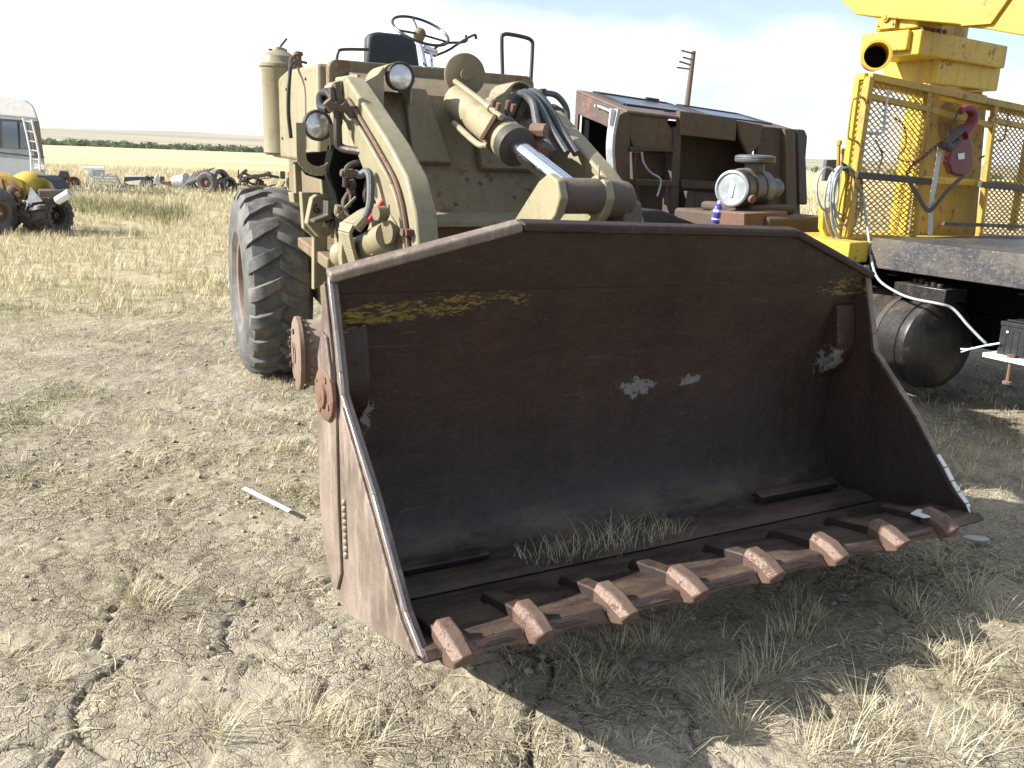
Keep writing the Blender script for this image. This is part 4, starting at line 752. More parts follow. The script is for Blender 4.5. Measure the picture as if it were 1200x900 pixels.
m = MB(); m.box(TF, .75, 1.6, -1.2, .6, .40, .92); K.part('gearbox_housing', m, M['void'], bevel=.05)
m = MB(); m.box(TF, -.22, -.0, .02, .30, 1.02, 1.17); m.box(TF, -.05, 2.25, .05, .9, 1.06, 1.16); split(K, 'outrigger_beam', m, M['yellow'], None, .008)
# air tank under the deck
td = nrm(TF.D(-.20, -1, 0)); c0 = TF.P(.21, -.50, .475)-td*1.70; L = 1.70; r = .325
m = MB(); m.lathe(c0, td, [(0, r*.5), (.05, r*.9), (.10, r), (L-.13, r), (L-.125, r+.012), (L-.05, r+.012), (L-.045, r), (L, r), (L+.02, r*.985), (L+.035, r*.93), (L+.045, r*.85), (L+.075, r*.6), (L+.092, r*.3), (L+.096, .01)], 48); tank = K.part('air_tank', m, M['black_paint'], angle=25)
m = MB(); q = c0+td*1.02+nrm(TF.D(-.45, 0, 1))*r; m.lathe(q, TF.D(-.45, 0, 1), [(-.01, .05), (.035, .05), (.04, .045)], 20); K.part('filler_cap', m, M['deck'], tank)
# small data plate with embossed marks
def ontank(t, a, off=0.): return c0+td*t+(TF.u*-math.sin(a)+TF.w*math.cos(a))*(r+off)
m = MB(); m.extr([ontank(.80, .92, .001), ontank(1.0, .92, .001), ontank(1.0, 1.12, .001), ontank(.80, 1.12, .001)], (TF.u*-math.sin(1.02)+TF.w*math.cos(1.02))*.004); pl_ = K.part('data_plate', m, M['white'], tank)
m = MB()
for a, b in ((.815, .84), (.85, .865), (.885, .905), (.915, .925), (.945, .985)): m.extr([ontank(a, .96, .0052), ontank(b, .96, .0052), ontank(b, 1.07, .0052), ontank(a, 1.07, .0052)], (TF.u*-math.sin(1.02)+TF.w*math.cos(1.02))*.0015)
K.part('plate_marks', m, M['black'], pl_)
for t in (.35, L-.30):
    m = MB(); m.lathe(c0+td*t, td, [(0, r+.006), (.05, r+.006)], 48); K.part('tank_strap', m, M['steel_dk'], tank)
m = MB(); m.box(TF, .05, .30, -.62, -.2, .80, .90)
for k in range(5): m.cyl(TF.P(.08+.03*k, -.55+.07*k, .88), TF.P(.08+.03*k, -.55+.07*k, .93+.01*(k % 2)), .025, 8)
K.part('valve_block', m, M['black_paint'], bevel=.006)
# tray with jack screw beside the frame
m = MB(); m.box(TF, -.06, .50, -1.95, -1.02, .515, .545); tray = K.part('battery_tray', m, M['white'], bevel=.004)
m = MB(); m.cyl(TF.P(-.03, -1.20, .38), TF.P(-.03, -1.20, .56), .012, 8); m.lathe(TF.P(-.03, -1.20, .37), (0, 0, 1), [(0, .03), (.015, .03), (.02, .015)], 10); m.lathe(TF.P(-.03, -1.20, .545), (0, 0, 1), [(0, .028), (.02, .028)], 6); K.part('tie_bolt', m, M['rusty'], tray)
m = MB(); m.bar(TF.P(.3, -1.2, .55), TF.P(.3, -1.2, .95), .05, .05); m.bar(TF.P(.3, -1.8, .55), TF.P(.3, -1.8, .95), .05, .05); split(K, 'tray_hanger', m, M['void'], tray)
# pedestal column with its oval hole
Yp = .50
def Yf(px, py, y=Yp): return TF.Y(px, py, y)
hole = [Yf(1111+13*math.cos(a), 146+27*math.sin(a)) for a in np.linspace(-math.pi, math.pi, 21)[:-1]]
outer = [Yf(1084, 146), Yf(1090, 98), Yf(1157, 112), Yf(1142, 285), Yf(1074, 275), Yf(1084, 146)]
m = MB(); m.extr(outer+hole+[hole[0]], TF.D(0, .03, 0)); ped = K.part('pedestal', m, M['yellow_dk'])
m = MB(); m.box(TF, 1.10, 1.13, Yp+.03, .70, 1.16, 2.40); m.box(TF, 1.86, 1.89, Yp+.03, .70, 1.16, 2.38); m.box(TF, 1.13, 1.16, .68, .70, 1.16, 2.40); m.box(TF, 1.80, 1.86, .68, .70, 1.16, 2.38); split(K, 'pedestal_side', m, M['yellow'], ped, .006)
m = MB(); m.box(TF, 1.16, 2.03, Yp-.01, 1.02, 2.39, 2.60); K.part('pedestal_head', m, M['yellow'], ped, bevel=.012)
m = MB(); m.extr([TF.P(.80, .42, 2.585), TF.P(1.97, .42, 2.57), TF.P(1.97, .42, 2.75), TF.P(.80, .42, 2.775)], TF.D(0, .48, 0)); m.extr([TF.P(.80, .5, 2.62), TF.P(.80, .95, 2.62), TF.P(.80, .95, 2.78), TF.P(.80, .5, 2.775)], TF.D(-.05, 0, 0)); slew = K.part('slewing_frame', m, M['yellow'], bevel=.012)
m = MB(); m.box(TF, .80, 1.13, .46, .86, 2.79, 2.99); gb = K.part('gearbox', m, M['yellow'], slew, bevel=.012)
m = MB(); m.extr([TF.P(.79, y, z) for y, z in ((.64, 2.80), (.82, 2.80), (.82, 2.97), (.64, 2.97))], TF.D(-.03, 0, 0)); m.lathe(TF.P(.76, .73, 2.885), TF.D(-1, 0, 0), [(0, .035), (.02, .035), (.021, .02), (.03, .02)], 16)
for a, b in ((.66, 2.83), (.80, 2.83), (.66, 2.94), (.80, 2.94)): m.lathe(TF.P(.76, a, b), TF.D(-1, 0, 0), [(0, .010), (.012, .010)], 6)
K.part('bearing_plate', m, M['yellow_dk'], gb, bevel=.003)
m = MB()
for k in range(5): m.lathe(TF.P(.84+.07*k, .45, 2.785), TF.D(0, -1, .1), [(0, .018), (.02, .018)], 6)
split(K, 'bolt', m, M['rusty'], gb)
# hollow stub tube, open at the end
pc = TF.Y(1027, 65, .40); pv = nrm(np.array([-.28, -.95, -.03])); m = MB(); m.lathe(pc-pv*.25, pv, [(0, .102), (.27, .102), (.275, .112), (.29, .112), (.292, .092), (.2, .088), (.05, .085), (.04, .0)], 36, cap=False); K.part('stub_tube', m, M['yellow'], slew)
m = MB(); m.lathe(pc-pv*.20, pv, [(0, .085), (.002, .085)], 30); K.part('tube_plug', m, M['void'], slew)
m = MB(); m.box(TF, 1.13, 1.40, .55, 1.1, 2.775, 2.95); m.lathe(TF.P(1.65, .85, 2.75), (0, 0, 1), [(0, .21), (.22, .21)], 32); K.part('winch_drum', m, M['yellow_dk'], slew, bevel=.01)
# boom lying back over the deck
bo = MB(); bx0 = .74
bo.extr([TF.X(px, py, bx0) for px, py in ((965, -60), (985, 0), (1003, 17), (1040, 21), (1120, 28), (1150, 33), (1200, 42), (1290, 60), (1310, -90))], TF.D(.40, 0, 0)); boom = K.part('boom', bo, M['yellow'], bevel=.01)
m = MB(); a = TF.X(1128, 31, bx0); b = TF.X(1165, -22, bx0); m.extr([a-TF.D(.03, 0, 0), a+TF.D(-.03, -.24, -.01), b+TF.D(-.03, -.24, 0), b-TF.D(.03, 0, 0)], TF.D(.028, 0, 0)); K.part('boom_rib', m, M['yellow_dk'], boom, bevel=.004)
# engine, air filter
m = MB(); m.box(TF, -.05, .75, 1.0, 2.2, .8, 1.28); m.box(TF, .0, .55, 1.25, 1.9, 1.28, 1.36); eng = K.part('engine', m, M['cab_brown'], bevel=.03)
m = MB(); m.extr([TF.Y(px, py, 1.05) for px, py in ((872, 250), (923, 248), (923, 275), (872, 275))], TF.D(0, .4, 0)); K.part('engine_cover', m, M['rusty'], eng, bevel=.008)
m = MB(); f0 = TF.Y(858, 221, 1.30); f1 = TF.Y(958, 216, 1.75); fd = nrm(TF.D(1, .42, .0)); m.lathe(f0, fd, [(0, .145), (.01, .158), (.16, .158), (.165, .168), (.185, .168), (.19, .158), (.40, .158), (.405, .164), (.42, .164), (.425, .158), (.60, .158), (.66, .13), (.67, .085), (1.0, .085)], 40); fil = K.part('air_filter', m, M['filter'])
m = MB(); m.lathe(f0, -fd, [(0, .15), (.012, .15), (.02, .135), (.006, .12), (.004, .0)], 40, cap=False); K.part('filter_end_cap', m, M['galv'], fil)
m = MB(); m.extr([f0-fd*.014+TF.D(a*.42*-.0, 0, 0)+TF.v*(-.42*a)*1.0*.9+TF.u*(a*.4)+TF.w*b for a, b in ((-.05, -.06), (.02, -.07), (.05, .05), (-.02, .065))], -fd*.004); K.part('filter_label', m, M['white'], fil)
m = MB(); m.lathe(f0+fd*.17, fd, [(0, .170), (.02, .170)], 40); m.cyl(f0+fd*.10-TF.D(0, .14, .06), f0+fd*.10-TF.D(0, .20, .08), .035, 14); split(K, 'filter_band', m, M['rusty'], fil)
cp0 = f0+fd*.44+np.array([0, 0, .12]); m = MB(); m.lathe(cp0, (0, 0, 1), [(0, .085), (.09, .085), (.095, .145), (.105, .172), (.125, .178), (.135, .172), (.14, .178), (.155, .172), (.165, .14), (.17, .0)], 40); K.part('rain_cap', m, M['grey_hose'], fil)
# tipped cab: floor side faces back, windscreens face the sky
Yc = 2.6
CABT = lambda px, py, y=Yc: TF.Y(px, py, y)
m = MB(); m.extr([TF.P(-.37, Yc, 2.15), TF.P(2.02, Yc, 2.055), TF.P(2.08, 3.50, 2.24), TF.P(-.37, 3.46, 2.37)], (0, 0, -.035)); cab = K.part('cab', m, M['cab_red'], bevel=.012)
n_ = nrm(np.cross(TF.P(2.02, Yc, 2.055)-TF.P(-.37, Yc, 2.15), TF.P(-.37, 3.46, 2.37)-TF.P(-.37, Yc, 2.15)))
def roofp(a, b, off=.0): p = TF.P(-.37, Yc, 2.15)*(1-a)*(1-b)+TF.P(2.02, Yc, 2.055)*a*(1-b)+TF.P(2.08, 3.5, 2.24)*a*b+TF.P(-.37, 3.46, 2.37)*(1-a)*b; return p+n_*off
for a0_, a1_ in ((.07, .47), (.53, .90)):
    fm = MB(); q = [roofp(a0_, .30, .004), roofp(a1_, .30, .004), roofp(a1_, .92, .004), roofp(a0_, .92, .004)]
    for a, b in zip(q, q[1:]+q[:1]): fm.bar(a, b, .035, .03, n_)
    f_ = K.part('windscreen', fm, M['black'], cab, bevel=.004); g_ = MB(); g_.extr([roofp(a0_, .30, .003), roofp(a1_, .30, .003), roofp(a1_, .92, .003), roofp(a0_, .92, .003)], n_*.006); K.part('pane', g_, M['screen'], f_)
m = MB(); m.tube([roofp(.22, .12, .02), roofp(.40, .16, .03), roofp(.55, .14, .02)], .008, 6); m.bar(roofp(.36, .96, .02), roofp(.43, .96, .02), .03, .03); K.part('wiper', m, M['black'], cab)
# left side of the cab with the open door
m = MB(); m.extr([TF.P(-.37, y, z) for y, z in ((2.62, 2.14), (3.46, 2.36), (3.46, 2.14), (3.0, 2.03), (2.62, 1.92))], TF.D(.03, 0, 0)); m.extr([TF.P(-.37, y, z) for y, z in ((3.40, 2.14), (3.46, 2.14), (3.50, 1.30), (3.42, 1.30))], TF.D(.03, 0, 0)); sd = K.part('side_panel', m, M['cab_red'], cab, bevel=.006)
m = MB(); m.tube([TF.P(-.39, 3.05, 2.20), TF.P(-.42, 2.78, 2.14)], .014, 8); m.cyl(TF.P(-.385, 3.05, 2.2), TF.P(-.42, 3.05, 2.2), .016, 6); K.part('door_handle', m, M['galv'], sd)
m = MB(); m.box(TF, -.30, 2.0, 3.30, 3.44, 1.1, 2.12); K.part('front_panel', m, M['void'], cab, bevel=.01)
# white-edged left corner post, curved
m = MB(); pth = smooth_path([CABT(722, 128), CABT(716, 160), CABT(716, 190), CABT(722, 225), CABT(732, 262)], 4)
for a, b in zip(pth[:-1], pth[1:]): m.bar(a, b, .03, .10, TF.D(0, 1, 0))
K.part('door_seal', m, M['galv'], cab)
def cabp(name, pts, y, th, mat, bevel=.006, parent=cab): m = MB(); m.extr([TF.Y(px, py, y) for px, py in pts], TF.D(0, th, 0)); return K.part(name, m, mat, parent, bevel)
cabp('corner_patch', [(716, 127), (733, 131), (724, 137), (722, 150), (714, 146)], 2.58, .02, M['white'])
cabp('left_post', [(722, 132), (738, 131), (739, 262), (736, 262), (728, 240), (721, 200), (720, 160)], Yc, .12, M['cab_olive'])
cabp('floor_panel', [(738, 131), (786, 136), (782, 143), (786, 150), (792, 156), (788, 175), (742, 172), (738, 160)], Yc+.02, .05, M['cab_olive'])
cabp('floor_beam', [(738, 172), (790, 173), (790, 178), (738, 177)], Yc-.03, .14, M['cab_brown'])
cabp('floor_panel', [(740, 178), (788, 178), (784, 214), (742, 212)], Yc+.16, .05, M['cab_brown'])
cabp('cross_shelf', [(738, 210), (795, 212), (795, 219), (740, 217)], Yc-.02, .20, M['cab_brown'])
cabp('inner_post', [(790, 150), (799, 148), (794, 262), (784, 262)], Yc, .12, M['cab_brown'])
cabp('tunnel_plate', [(797, 130), (857, 138), (864, 141), (862, 165), (796, 158)], Yc-.01, .06, M['cab_olive'])
cabp('tunnel_back', [(796, 158), (880, 166), (890, 262), (794, 262)], Yc+.45, .05, M['cab_brown'])
cabp('tunnel_back', [(740, 212), (800, 214), (800, 275), (735, 275)], Yc+.30, .05, M['cab_brown'])
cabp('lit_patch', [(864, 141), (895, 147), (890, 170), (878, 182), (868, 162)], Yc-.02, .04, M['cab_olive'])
cabp('right_panel', [(895, 148), (936, 152), (938, 262), (884, 262), (888, 175)], Yc, .06, M['cab_brown'])
cabp('right_post', [(920, 151), (932, 152), (934, 262), (922, 262)], Yc-.05, .10, M['cab_olive'])
cabp('right_skirt', [(934, 151), (944, 152), (947, 160), (945, 185), (947, 240), (936, 240)], Yc-.02, .5, M['steel_dk'], .02)
cabp('lower_frame', [(798, 210), (882, 216), (882, 224), (798, 220)], Yc+.1, .1, M['cab_brown'])
cabp('wheel_arch', [(805, 224), (850, 226), (846, 240), (838, 262), (800, 262)], Yc+.2, .1, M['steel_dk'])
for pp, rr in (([(752, 178), (754, 190), (762, 202), (774, 210), (772, 224), (770, 230)], .010), ([(745, 180), (744, 205), (750, 240)], .008), ([(782, 216), (779, 240)], .012), ([(814, 224), (816, 250), (820, 262)], .008), ([(735, 190), (738, 225), (742, 240)], .009)):
    m = MB(); m.tube(smooth_path([TF.Y(a, b, Yc-.06) for a, b in pp], 4), rr, 6); K.part('pipe', m, M['galv'] if rr == .010 else M['cab_brown'], cab)
# wheels and front hub, mostly hidden
for yy in (-3.6, 2.9):
    for xx, sg in ((.12, -1), (2.08, 1)):
        e = bpy.data.objects.new('wheel', None); col.objects.link(e); e.parent = K.e; wheel(K, TF.P(xx, yy, .5), TF.D(sg, 0, 0), .50, .26, .27, e, lugs=26, lug_h=.012)
m = MB(); m.box(TF, .2, 2.0, 2.82, 2.98, .42, .58); m.box(TF, .2, 2.0, -3.68, -3.52, .42, .58); split(K, 'axle', m, M['void'], None, .02)
# mirror behind the coil and yellow stand
m = MB(); m.extr([TF.Y(px, py, 1.25) for px, py in ((969, 187), (985, 187), (984, 212), (966, 212))], TF.D(0, .04, 0)); mir = K.part('mirror', m, M['grey_hose'], bevel=.01)
m = MB(); m.extr([TF.Y(px, py, .55) for px, py in ((965, 243), (985, 242), (996, 232), (1002, 262), (996, 298), (975, 292), (964, 268))], TF.D(0, .05, 0)); m.extr([TF.Y(px, py, .5) for px, py in ((985, 205), (998, 210), (996, 250), (984, 250))], TF.D(0, .05, 0)); K.part('front_stand', m, M['yellow'], bevel=.006)
for px0, px1, t in ((983, 981, 170), (1000, 995, 176), (988, 987, 180)):
    m = MB(); m.cyl(TF.Y(px1, 250, .48), TF.Y(px0, t, .48), .014, 8); m.lathe(TF.Y(px0, t, .48), (0, 0, 1), [(0, .014), (.0, .022), (.03, .024), (.04, .01)], 8); K.part('control_lever', m, M['yellow_dk'])
# ------------------------------------------------------------------ mesh basket on the deck
cyg = .25; CD_ = .34
def CG(px, py, y=cyg): return TF.Y(px, py, y)
B_ = Thing('mesh_basket', 'yellow expanded mesh basket with square tube rails at the front of the flatbed', 'basket', TF.P(1.1, .4, 1.2))
bars = {'top_rail': [((1019, 90), (1215, 131))], 'second_rail': [((1019, 113), (1086, 128)), ((1086, 128), (1160, 147)), ((1160, 140), (1215, 152))], 'corner_post': [((1019, 90), (992, 278))], 'inner_post': [((1088, 104), (1070, 277)), ((1166, 121), (1146, 283))], 'bottom_rail': [((990, 277), (1215, 287))]}
for nm_, segs in bars.items():
    for (a, b) in segs:
        m = MB(); w = .055 if nm_ in ('top_rail', 'corner_post') else .045; m.bar(CG(*a), CG(*b), w, w, TF.D(0, 1, 0)); B_.part(nm_, m, M['yellow_dk'], bevel=.006)
m = MB(); m.bar(CG(1003, 205, .22), CG(1090, 213, .22), .05, .04, TF.D(0, 1, 0)); m.bar(CG(1148, 216, .22), CG(1215, 222, .22), .05, .04, TF.D(0, 1, 0)); split(B_, 'dark_rail', m, M['steel_dk'], None, .004)
m = MB(); m.bar(CG(1105, 262, .20), CG(1215, 266, .20), .03, .03, TF.D(0, 1, 0)); B_.part('toe_rail', m, M['deck'], bevel=.004)
for x0 in (.04, 2.35):
    m = MB(); m.bar(TF.P(x0, .27, 2.36 if x0 < 1 else 2.22), TF.P(x0, CD_, 2.36 if x0 < 1 else 2.22), .05, .05); m.bar(TF.P(x0, CD_, 1.2), TF.P(x0, CD_, 2.36 if x0 < 1 else 2.22), .05, .05, TF.D(0, 1, 0)); B_.part('side_rail', m, M['yellow'], bevel=.005)
m = MB(); m.bar(TF.P(.04, CD_, 2.33), TF.P(2.35, CD_, 2.2), .05, .05); m.bar(TF.P(.04, CD_, 1.65), TF.P(2.35, CD_, 1.6), .05, .05); B_.part('rear_rail', m, M['yellow'], bevel=.005)
m = MB(); m.tube(smooth_path([CG(1014, 118), CG(1010, 114), CG(1001, 116), CG(998, 124), CG(994, 158), CG(996, 163), CG(1004, 166), CG(1006, 170)], 4), .009, 6); B_.part('grab_handle', m, M['yellow_dk'])
def mesh_panel(c00, c10, c01, c11, cw=.075, ch=.0215, t=.0055):
    W = np.linalg.norm(c10-c00); H = np.linalg.norm(c01-c00); nu = max(2, int(round(W/(cw/2)))); nv = int(round(H/ch)); mb = MB(); nn_ = nrm(np.cross(c10-c00, c01-c00))
    def p(a, b): return c00*(1-a)*(1-b)+c10*a*(1-b)+c11*a*b+c01*(1-a)*b
    for j in range(nv+1):
        for i in range(nu):
            s0 = ((i+j) % 2)*2-1; s1 = -s0; b0 = min(max((j+.43*s0)/nv, 0), 1); b1 = min(max((j+.43*s1)/nv, 0), 1)
            mb.bar(p(i/nu, b0), p((i+1)/nu, b1), t, .010, nn_)
    return mb
for nm_, c in (('mesh_panel', (CG(993, 276), CG(1070, 276), CG(1019, 92), CG(1087, 106))), ('mesh_panel', (CG(1150, 283), CG(1200, 285), CG(1168, 124), CG(1212, 131)))):
    B_.part(nm_, mesh_panel(c[0], c[1], c[2], c[3]), M['yellow_dk'])
B_.part('mesh_panel', mesh_panel(TF.P(.04, .28, 1.2), TF.P(.04, CD_-.02, 1.2), TF.P(.04, .28, 2.35), TF.P(.04, CD_-.02, 2.33)), M['yellow'])
B_.part('mesh_panel', mesh_panel(TF.P(.66, .28, 1.2), TF.P(.66, CD_-.02, 1.2), TF.P(.70, .28, 2.33), TF.P(.70, CD_-.02, 2.31)), M['yellow'])
m = MB(); m.tube(smooth_path([CG(1042, 105, .23), CG(1038, 125, .23), CG(1036, 150, .23), CG(1032, 156, .23), CG(1013, 156, .23)], 4), .010, 8); B_.part('latch_rod', m, M['galv'])
for pp in ([(1048, 138), (1058, 146), (1062, 160), (1060, 174), (1052, 184), (1060, 189), (1075, 189)], [(1026, 164), (1030, 172), (1034, 182), (1031, 194), (1028, 203)], [(1182, 128), (1180, 145), (1176, 163), (1166, 166), (1158, 180), (1146, 186)]):
    m = MB(); m.tube(smooth_path([CG(a, b, .30) for a, b in pp], 4), .008, 6); B_.part('bent_rod', m, M['steel_dk'])
# ------------------------------------------------------------------ hook block, chain, straps
Hk = Thing('hook_block', 'dark red crane hook block hanging against the yellow pedestal', 'hook', CG(1125, 205, .12))
m = MB(); m.extr([CG(px, py, .10) for px, py in ((1118, 160), (1136, 156), (1140, 172), (1141, 192), (1136, 203), (1126, 207), (1116, 203), (1112, 192), (1115, 176))], TF.D(0, .06, 0)); blk = Hk.part('block', m, M['maroon'], bevel=.012)
m = MB(); m.extr([CG(px, py, .098) for px, py in ((1122, 180), (1130, 179), (1130, 186), (1123, 187))], TF.D(0, -.003, 0)); Hk.part('block_plate', m, M['white'], blk)
m = MB(); pts_ = [CG(px, py, .12) for px, py in ((1127, 158), (1137, 147), (1141, 136), (1138, 129), (1131, 127), (1125, 131))]; sp_ = smooth_path(pts_, 5); m.tube(sp_, [.055-.03*(i/(len(sp_)-1)) for i in range(len(sp_))], 12); Hk.part('hook', m, M['maroon'])
m = MB(); sp_ = smooth_path([CG(px, py, .07) for px, py in ((1128, 150), (1118, 158), (1108, 168), (1112, 172), (1122, 166))], 4); m.tube(sp_, .035, 10); m.tube([CG(1123, 130, .08), CG(1108, 166, .08)], .010, 6); Hk.part('safety_latch', m, M['steel_dk'])
ch = MB(); cp_ = smooth_path([CG(1062, 205, .14), CG(1070, 193, .13), CG(1082, 184, .12), (CG(1094, 174, .12)), CG(1104, 166, .12)], 5)
for i in range(len(cp_)-1):
    a, b = cp_[i], cp_[i+1]; d_ = nrm(b-a); s_ = nrm(np.cross(d_, (0, 1, .3))) if i % 2 else nrm(np.cross(d_, (0, .2, 1))); c_ = (a+b)/2; Ln = np.linalg.norm(b-a)*.66
    ch.tube([c_+d_*Ln*math.cos(t)+s_*.014*math.sin(t) for t in np.linspace(0, 2*math.pi, 11)[:-1]], .0055, 6, True)
single('chain', ch, M['rusty'], 'rusty chain hanging slack between the mesh basket and the hook block', 'chain', CG(1070, 193, .13))
s1 = MB(); q = smooth_path([CG(1102, 168, .14), CG(1099, 190, .13), CG(1095, 215, .12), CG(1091, 240, .12), CG(1090, 276, .12)], 6)
for a, b in zip(q[:-1], q[1:]): s1.bar(a, b, .055, .006, TF.D(0, 1, 0))
single('ratchet_strap', s1, M['strap'], 'pale woven strap hanging down the front of the yellow pedestal', 'strap', CG(1090, 276, .12))
s2 = MB(); q = smooth_path([CG(1062, 208, .10), CG(1075, 228, .09), CG(1089, 247, .09), CG(1108, 226, .09), CG(1130, 205, .09)], 6)
for a, b in zip(q[:-1], q[1:]): s2.bar(a, b, .035, .006, TF.D(0, 1, 0))
single('tie_strap', s2, M['steel_dk'], 'dark strap hanging in a V below the red hook block', 'strap', CG(1089, 247, .09))
# ------------------------------------------------------------------ cable coil with its tail over the tank
cc_ = Thing('cable_coil', 'coil of pale grey cable hung on a lever, its end trailing over the tank', 'cable', CG(988, 262, .30))
m = MB(); hk = CG(991, 194, .38)
for k in range(9):
    w = (27+random.uniform(-7, 6)); h_ = 36+random.uniform(-9, 10); ph = random.uniform(-.15, .15); cx, cy2 = 989+random.uniform(-4, 4), 195+h_
    pts_ = [CG(cx+w*.72*math.sin(t+ph)*(1 if k else 1), cy2-h_*math.cos(t)+random.uniform(-1, 1), .36-.02*k*.6+.01*math.sin(3*t+k)) for t in np.linspace(0, 2*math.pi, 26)[:-1]]
    m.tube(pts_, .0085, 6, True)
m.tube([CG(976+14*math.cos(t)*.9-6, 222+26*math.sin(t), .33) for t in np.linspace(0, 2*math.pi, 22)[:-1]], .008, 6, True)
cc_.part('coil', m, M['cable'])
m = MB(); m.tube(smooth_path([CG(1000, 200, .28), CG(1010, 225, .26), CG(1014, 250, .22), CG(1018, 278, .1), TF.Y(1022, 308, -.05), TF.X(1030, 328, -.08), TF.X(1050, 342, -.08), TF.X(1070, 350, -.08), TF.X(1100, 356, -.06), TF.X(1117, 362, .0), TF.X(1135, 382, .02), TF.X(1155, 402, .05), TF.X(1162, 404, .15)], 6), .0095, 8); cc_.part('cable_tail', m, M['cable'])
m = MB(); m.extr([CG(px, py, .27) for px, py in ((988, 190), (993, 193), (995, 203), (990, 200))], TF.D(0, .02, 0)); cc_.part('tie', m, M['black'])
# battery
b_ = Thing('car_battery', 'black ribbed battery standing on the white tray beside the truck', 'battery', TF.P(.12, -1.35, .545))
m = MB(); m.box(TF, .0, .22, -1.62, -1.08, .546, .735)
for k in range(12): m.box(TF, -.004, 0.0, -1.60+.043*k, -1.585+.043*k, .56, .72)
for k in range(6): m.box(TF, .01+.034*k, .03+.034*k, -1.079, -1.075, .56, .72)
body_ = b_.part('case', m, M['black'], bevel=.004)
m = MB(); m.box(TF, -.006, .226, -1.626, -1.074, .7355, .765); m.box(TF, .02, .05, -1.60, -1.10, .7655, .778); b_.part('lid', m, M['black'], bevel=.005)
m = MB(); m.cyl(TF.P(.16, -1.15, .766), TF.P(.16, -1.15, .785), .012, 10); m.cyl(TF.P(.16, -1.55, .766), TF.P(.16, -1.55, .785), .012, 10); split(b_, 'terminal', m, M['galv'])
m = MB(); m.lathe(TF.P(-.0045, -1.13, .70), TF.D(-1, 0, 0), [(0, .008), (.002, .008)], 12); b_.part('charge_eye', m, M['white'])
m = MB(); m.tube(smooth_path([TF.P(-.02, -1.10, .62), TF.P(-.04, -1.02, .59), TF.P(-.07, -.93, .55), TF.P(-.05, -.86, .535)], 5), .006, 6); m.tube([TF.P(-.065, -.94, .553), TF.P(-.075, -.88, .52)], .005, 6); single('wire', m, M['plastic_white'], 'short pale wire end poking out beside the battery tray', 'wire', TF.P(-.04, -1.02, .59))
# spray can on the engine
q = TF.Y(838, 262, .95); cn = nrm(np.array([.10, 0, 1])); s_ = Thing('spray_can', 'blue and white spray can leaning below the air filter', 'spray can', q)
m = MB(); m.lathe(q, cn, [(0, .03), (.005, .033), (.13, .033), (.14, .028), (.155, .018)], 20); s_.part('can', m, M['blue_can'])
m = MB(); m.lathe(q+cn*.155, cn, [(0, .014), (.02, .014), (.024, .01)], 12); s_.part('nozzle', m, M['white'])
m = MB(); m.lathe(q+cn*.03, cn, [(0, .0336), (.012, .0336)], 20); m.lathe(q+cn*.09, cn, [(0, .0336), (.02, .0336)], 20); s_.part('print_band', m, M['white'])
# loose hood sheet behind the bucket edge
m = MB(); m.extr([TF.Y(px, py, 1.6) for px, py in ((742, 262), (748, 246), (775, 246), (792, 252), (806, 262))], TF.D(0, .8, 0)); K.part('mudguard', m, M['seat'], bevel=.02); a_ = TF.Y(790, 258, 1.8); m = MB(); m.bar(a_, a_+TF.D(.95, 0, -.25), .06, .06); m.bar(a_+TF.D(0, .5, 0), a_+TF.D(.95, .5, -.25), .06, .06); split(K, 'mudguard_stay', m, M['steel_dk'])
#@@FAR ================================================================ pole, motorhome, scrap
pd_ = 33.; 
def AT(px, py, Yd): d_ = ray(px, py); return cO+d_*(Yd/d_[1])
top = AT(813, 60, pd_); base = np.array([AT(794, 186, pd_)[0], pd_, -.2]); po = Thing('utility_pole', 'leaning brown utility pole with short crossarms standing behind the tipped cab', 'pole', base)
m = MB(); m.tube([base, base+(top-base)*.5, top], [.13, .11, .08], 12); po.part('pole', m, M['wood'])
for k, (px0, py0, px1, py1) in enumerate(((813, 63, 798, 59), (811, 70, 800, 67), (809, 76, 796, 72), (808, 81, 793, 79))):
    m = MB(); a = AT(px0, py0, pd_-.15); b = AT(px1, py1, pd_-.4); m.bar(a, b, .05, .05); po.part('crossarm', m, M['wood'])
# motorhome
def flat(Yd, pts, th, side=None):
    m = MB(); cx_ = sum(min(max(p[0], 0), 1200) for p in pts)/len(pts); m.extr([AT(px, py, Yd) for px, py in pts], np.array([ray(cx_, 200)[0]*th*(1.12 if th > 2 else 1), th, 0])); return m
Yb = 29.; mh = Thing('motorhome', 'white and beige motorhome with a rear ladder at the left edge of the yard', 'motorhome', AT(20, 226, Yb))
m = flat(Yb, [(-180, 104), (0, 112), (30, 117), (40, 125), (45, 138), (52, 185), (54, 214), (0, 214), (-180, 210)], 2.4); bd_ = mh.part('body', m, M['grey_sheet'], bevel=.06)
m = flat(Yb-.02, [(-180, 102), (0, 110), (29, 115.5), (39, 123), (45, 140), (0, 136), (-180, 130)], 2.46); mh.part('roof', m, M['white'], bd_, bevel=.06)
m = flat(Yb-.03, [(-25, 137), (30, 141), (37, 175), (-25, 172)], .03); wf = mh.part('window', m, M['steel_dk'], bd_)
for pp in (((2, 142), (20, 143), (22, 174), (3, 173)), ((23, 143.5), (31, 144), (35, 174), (24, 174))): m = flat(Yb-.045, pp, .012); mh.part('pane', m, M['glass'], wf)
m = flat(Yb-.035, [(-180, 176), (0, 178), (52, 184), (52, 185.2), (0, 179.5), (-180, 177.5)], .03); mh.part('trim_strip', m, M['black'], bd_)
m = flat(Yb-.035, [(46, 142), (51, 184), (40, 182), (37, 142)], .03); mh.part('corner_panel', m, M['cab_olive'], bd_)
m = MB(); ml = [(27, 138), (32, 160), (36, 180), (37, 200)]; mr_ = [(37, 140), (42, 162), (46, 182), (47, 200)]
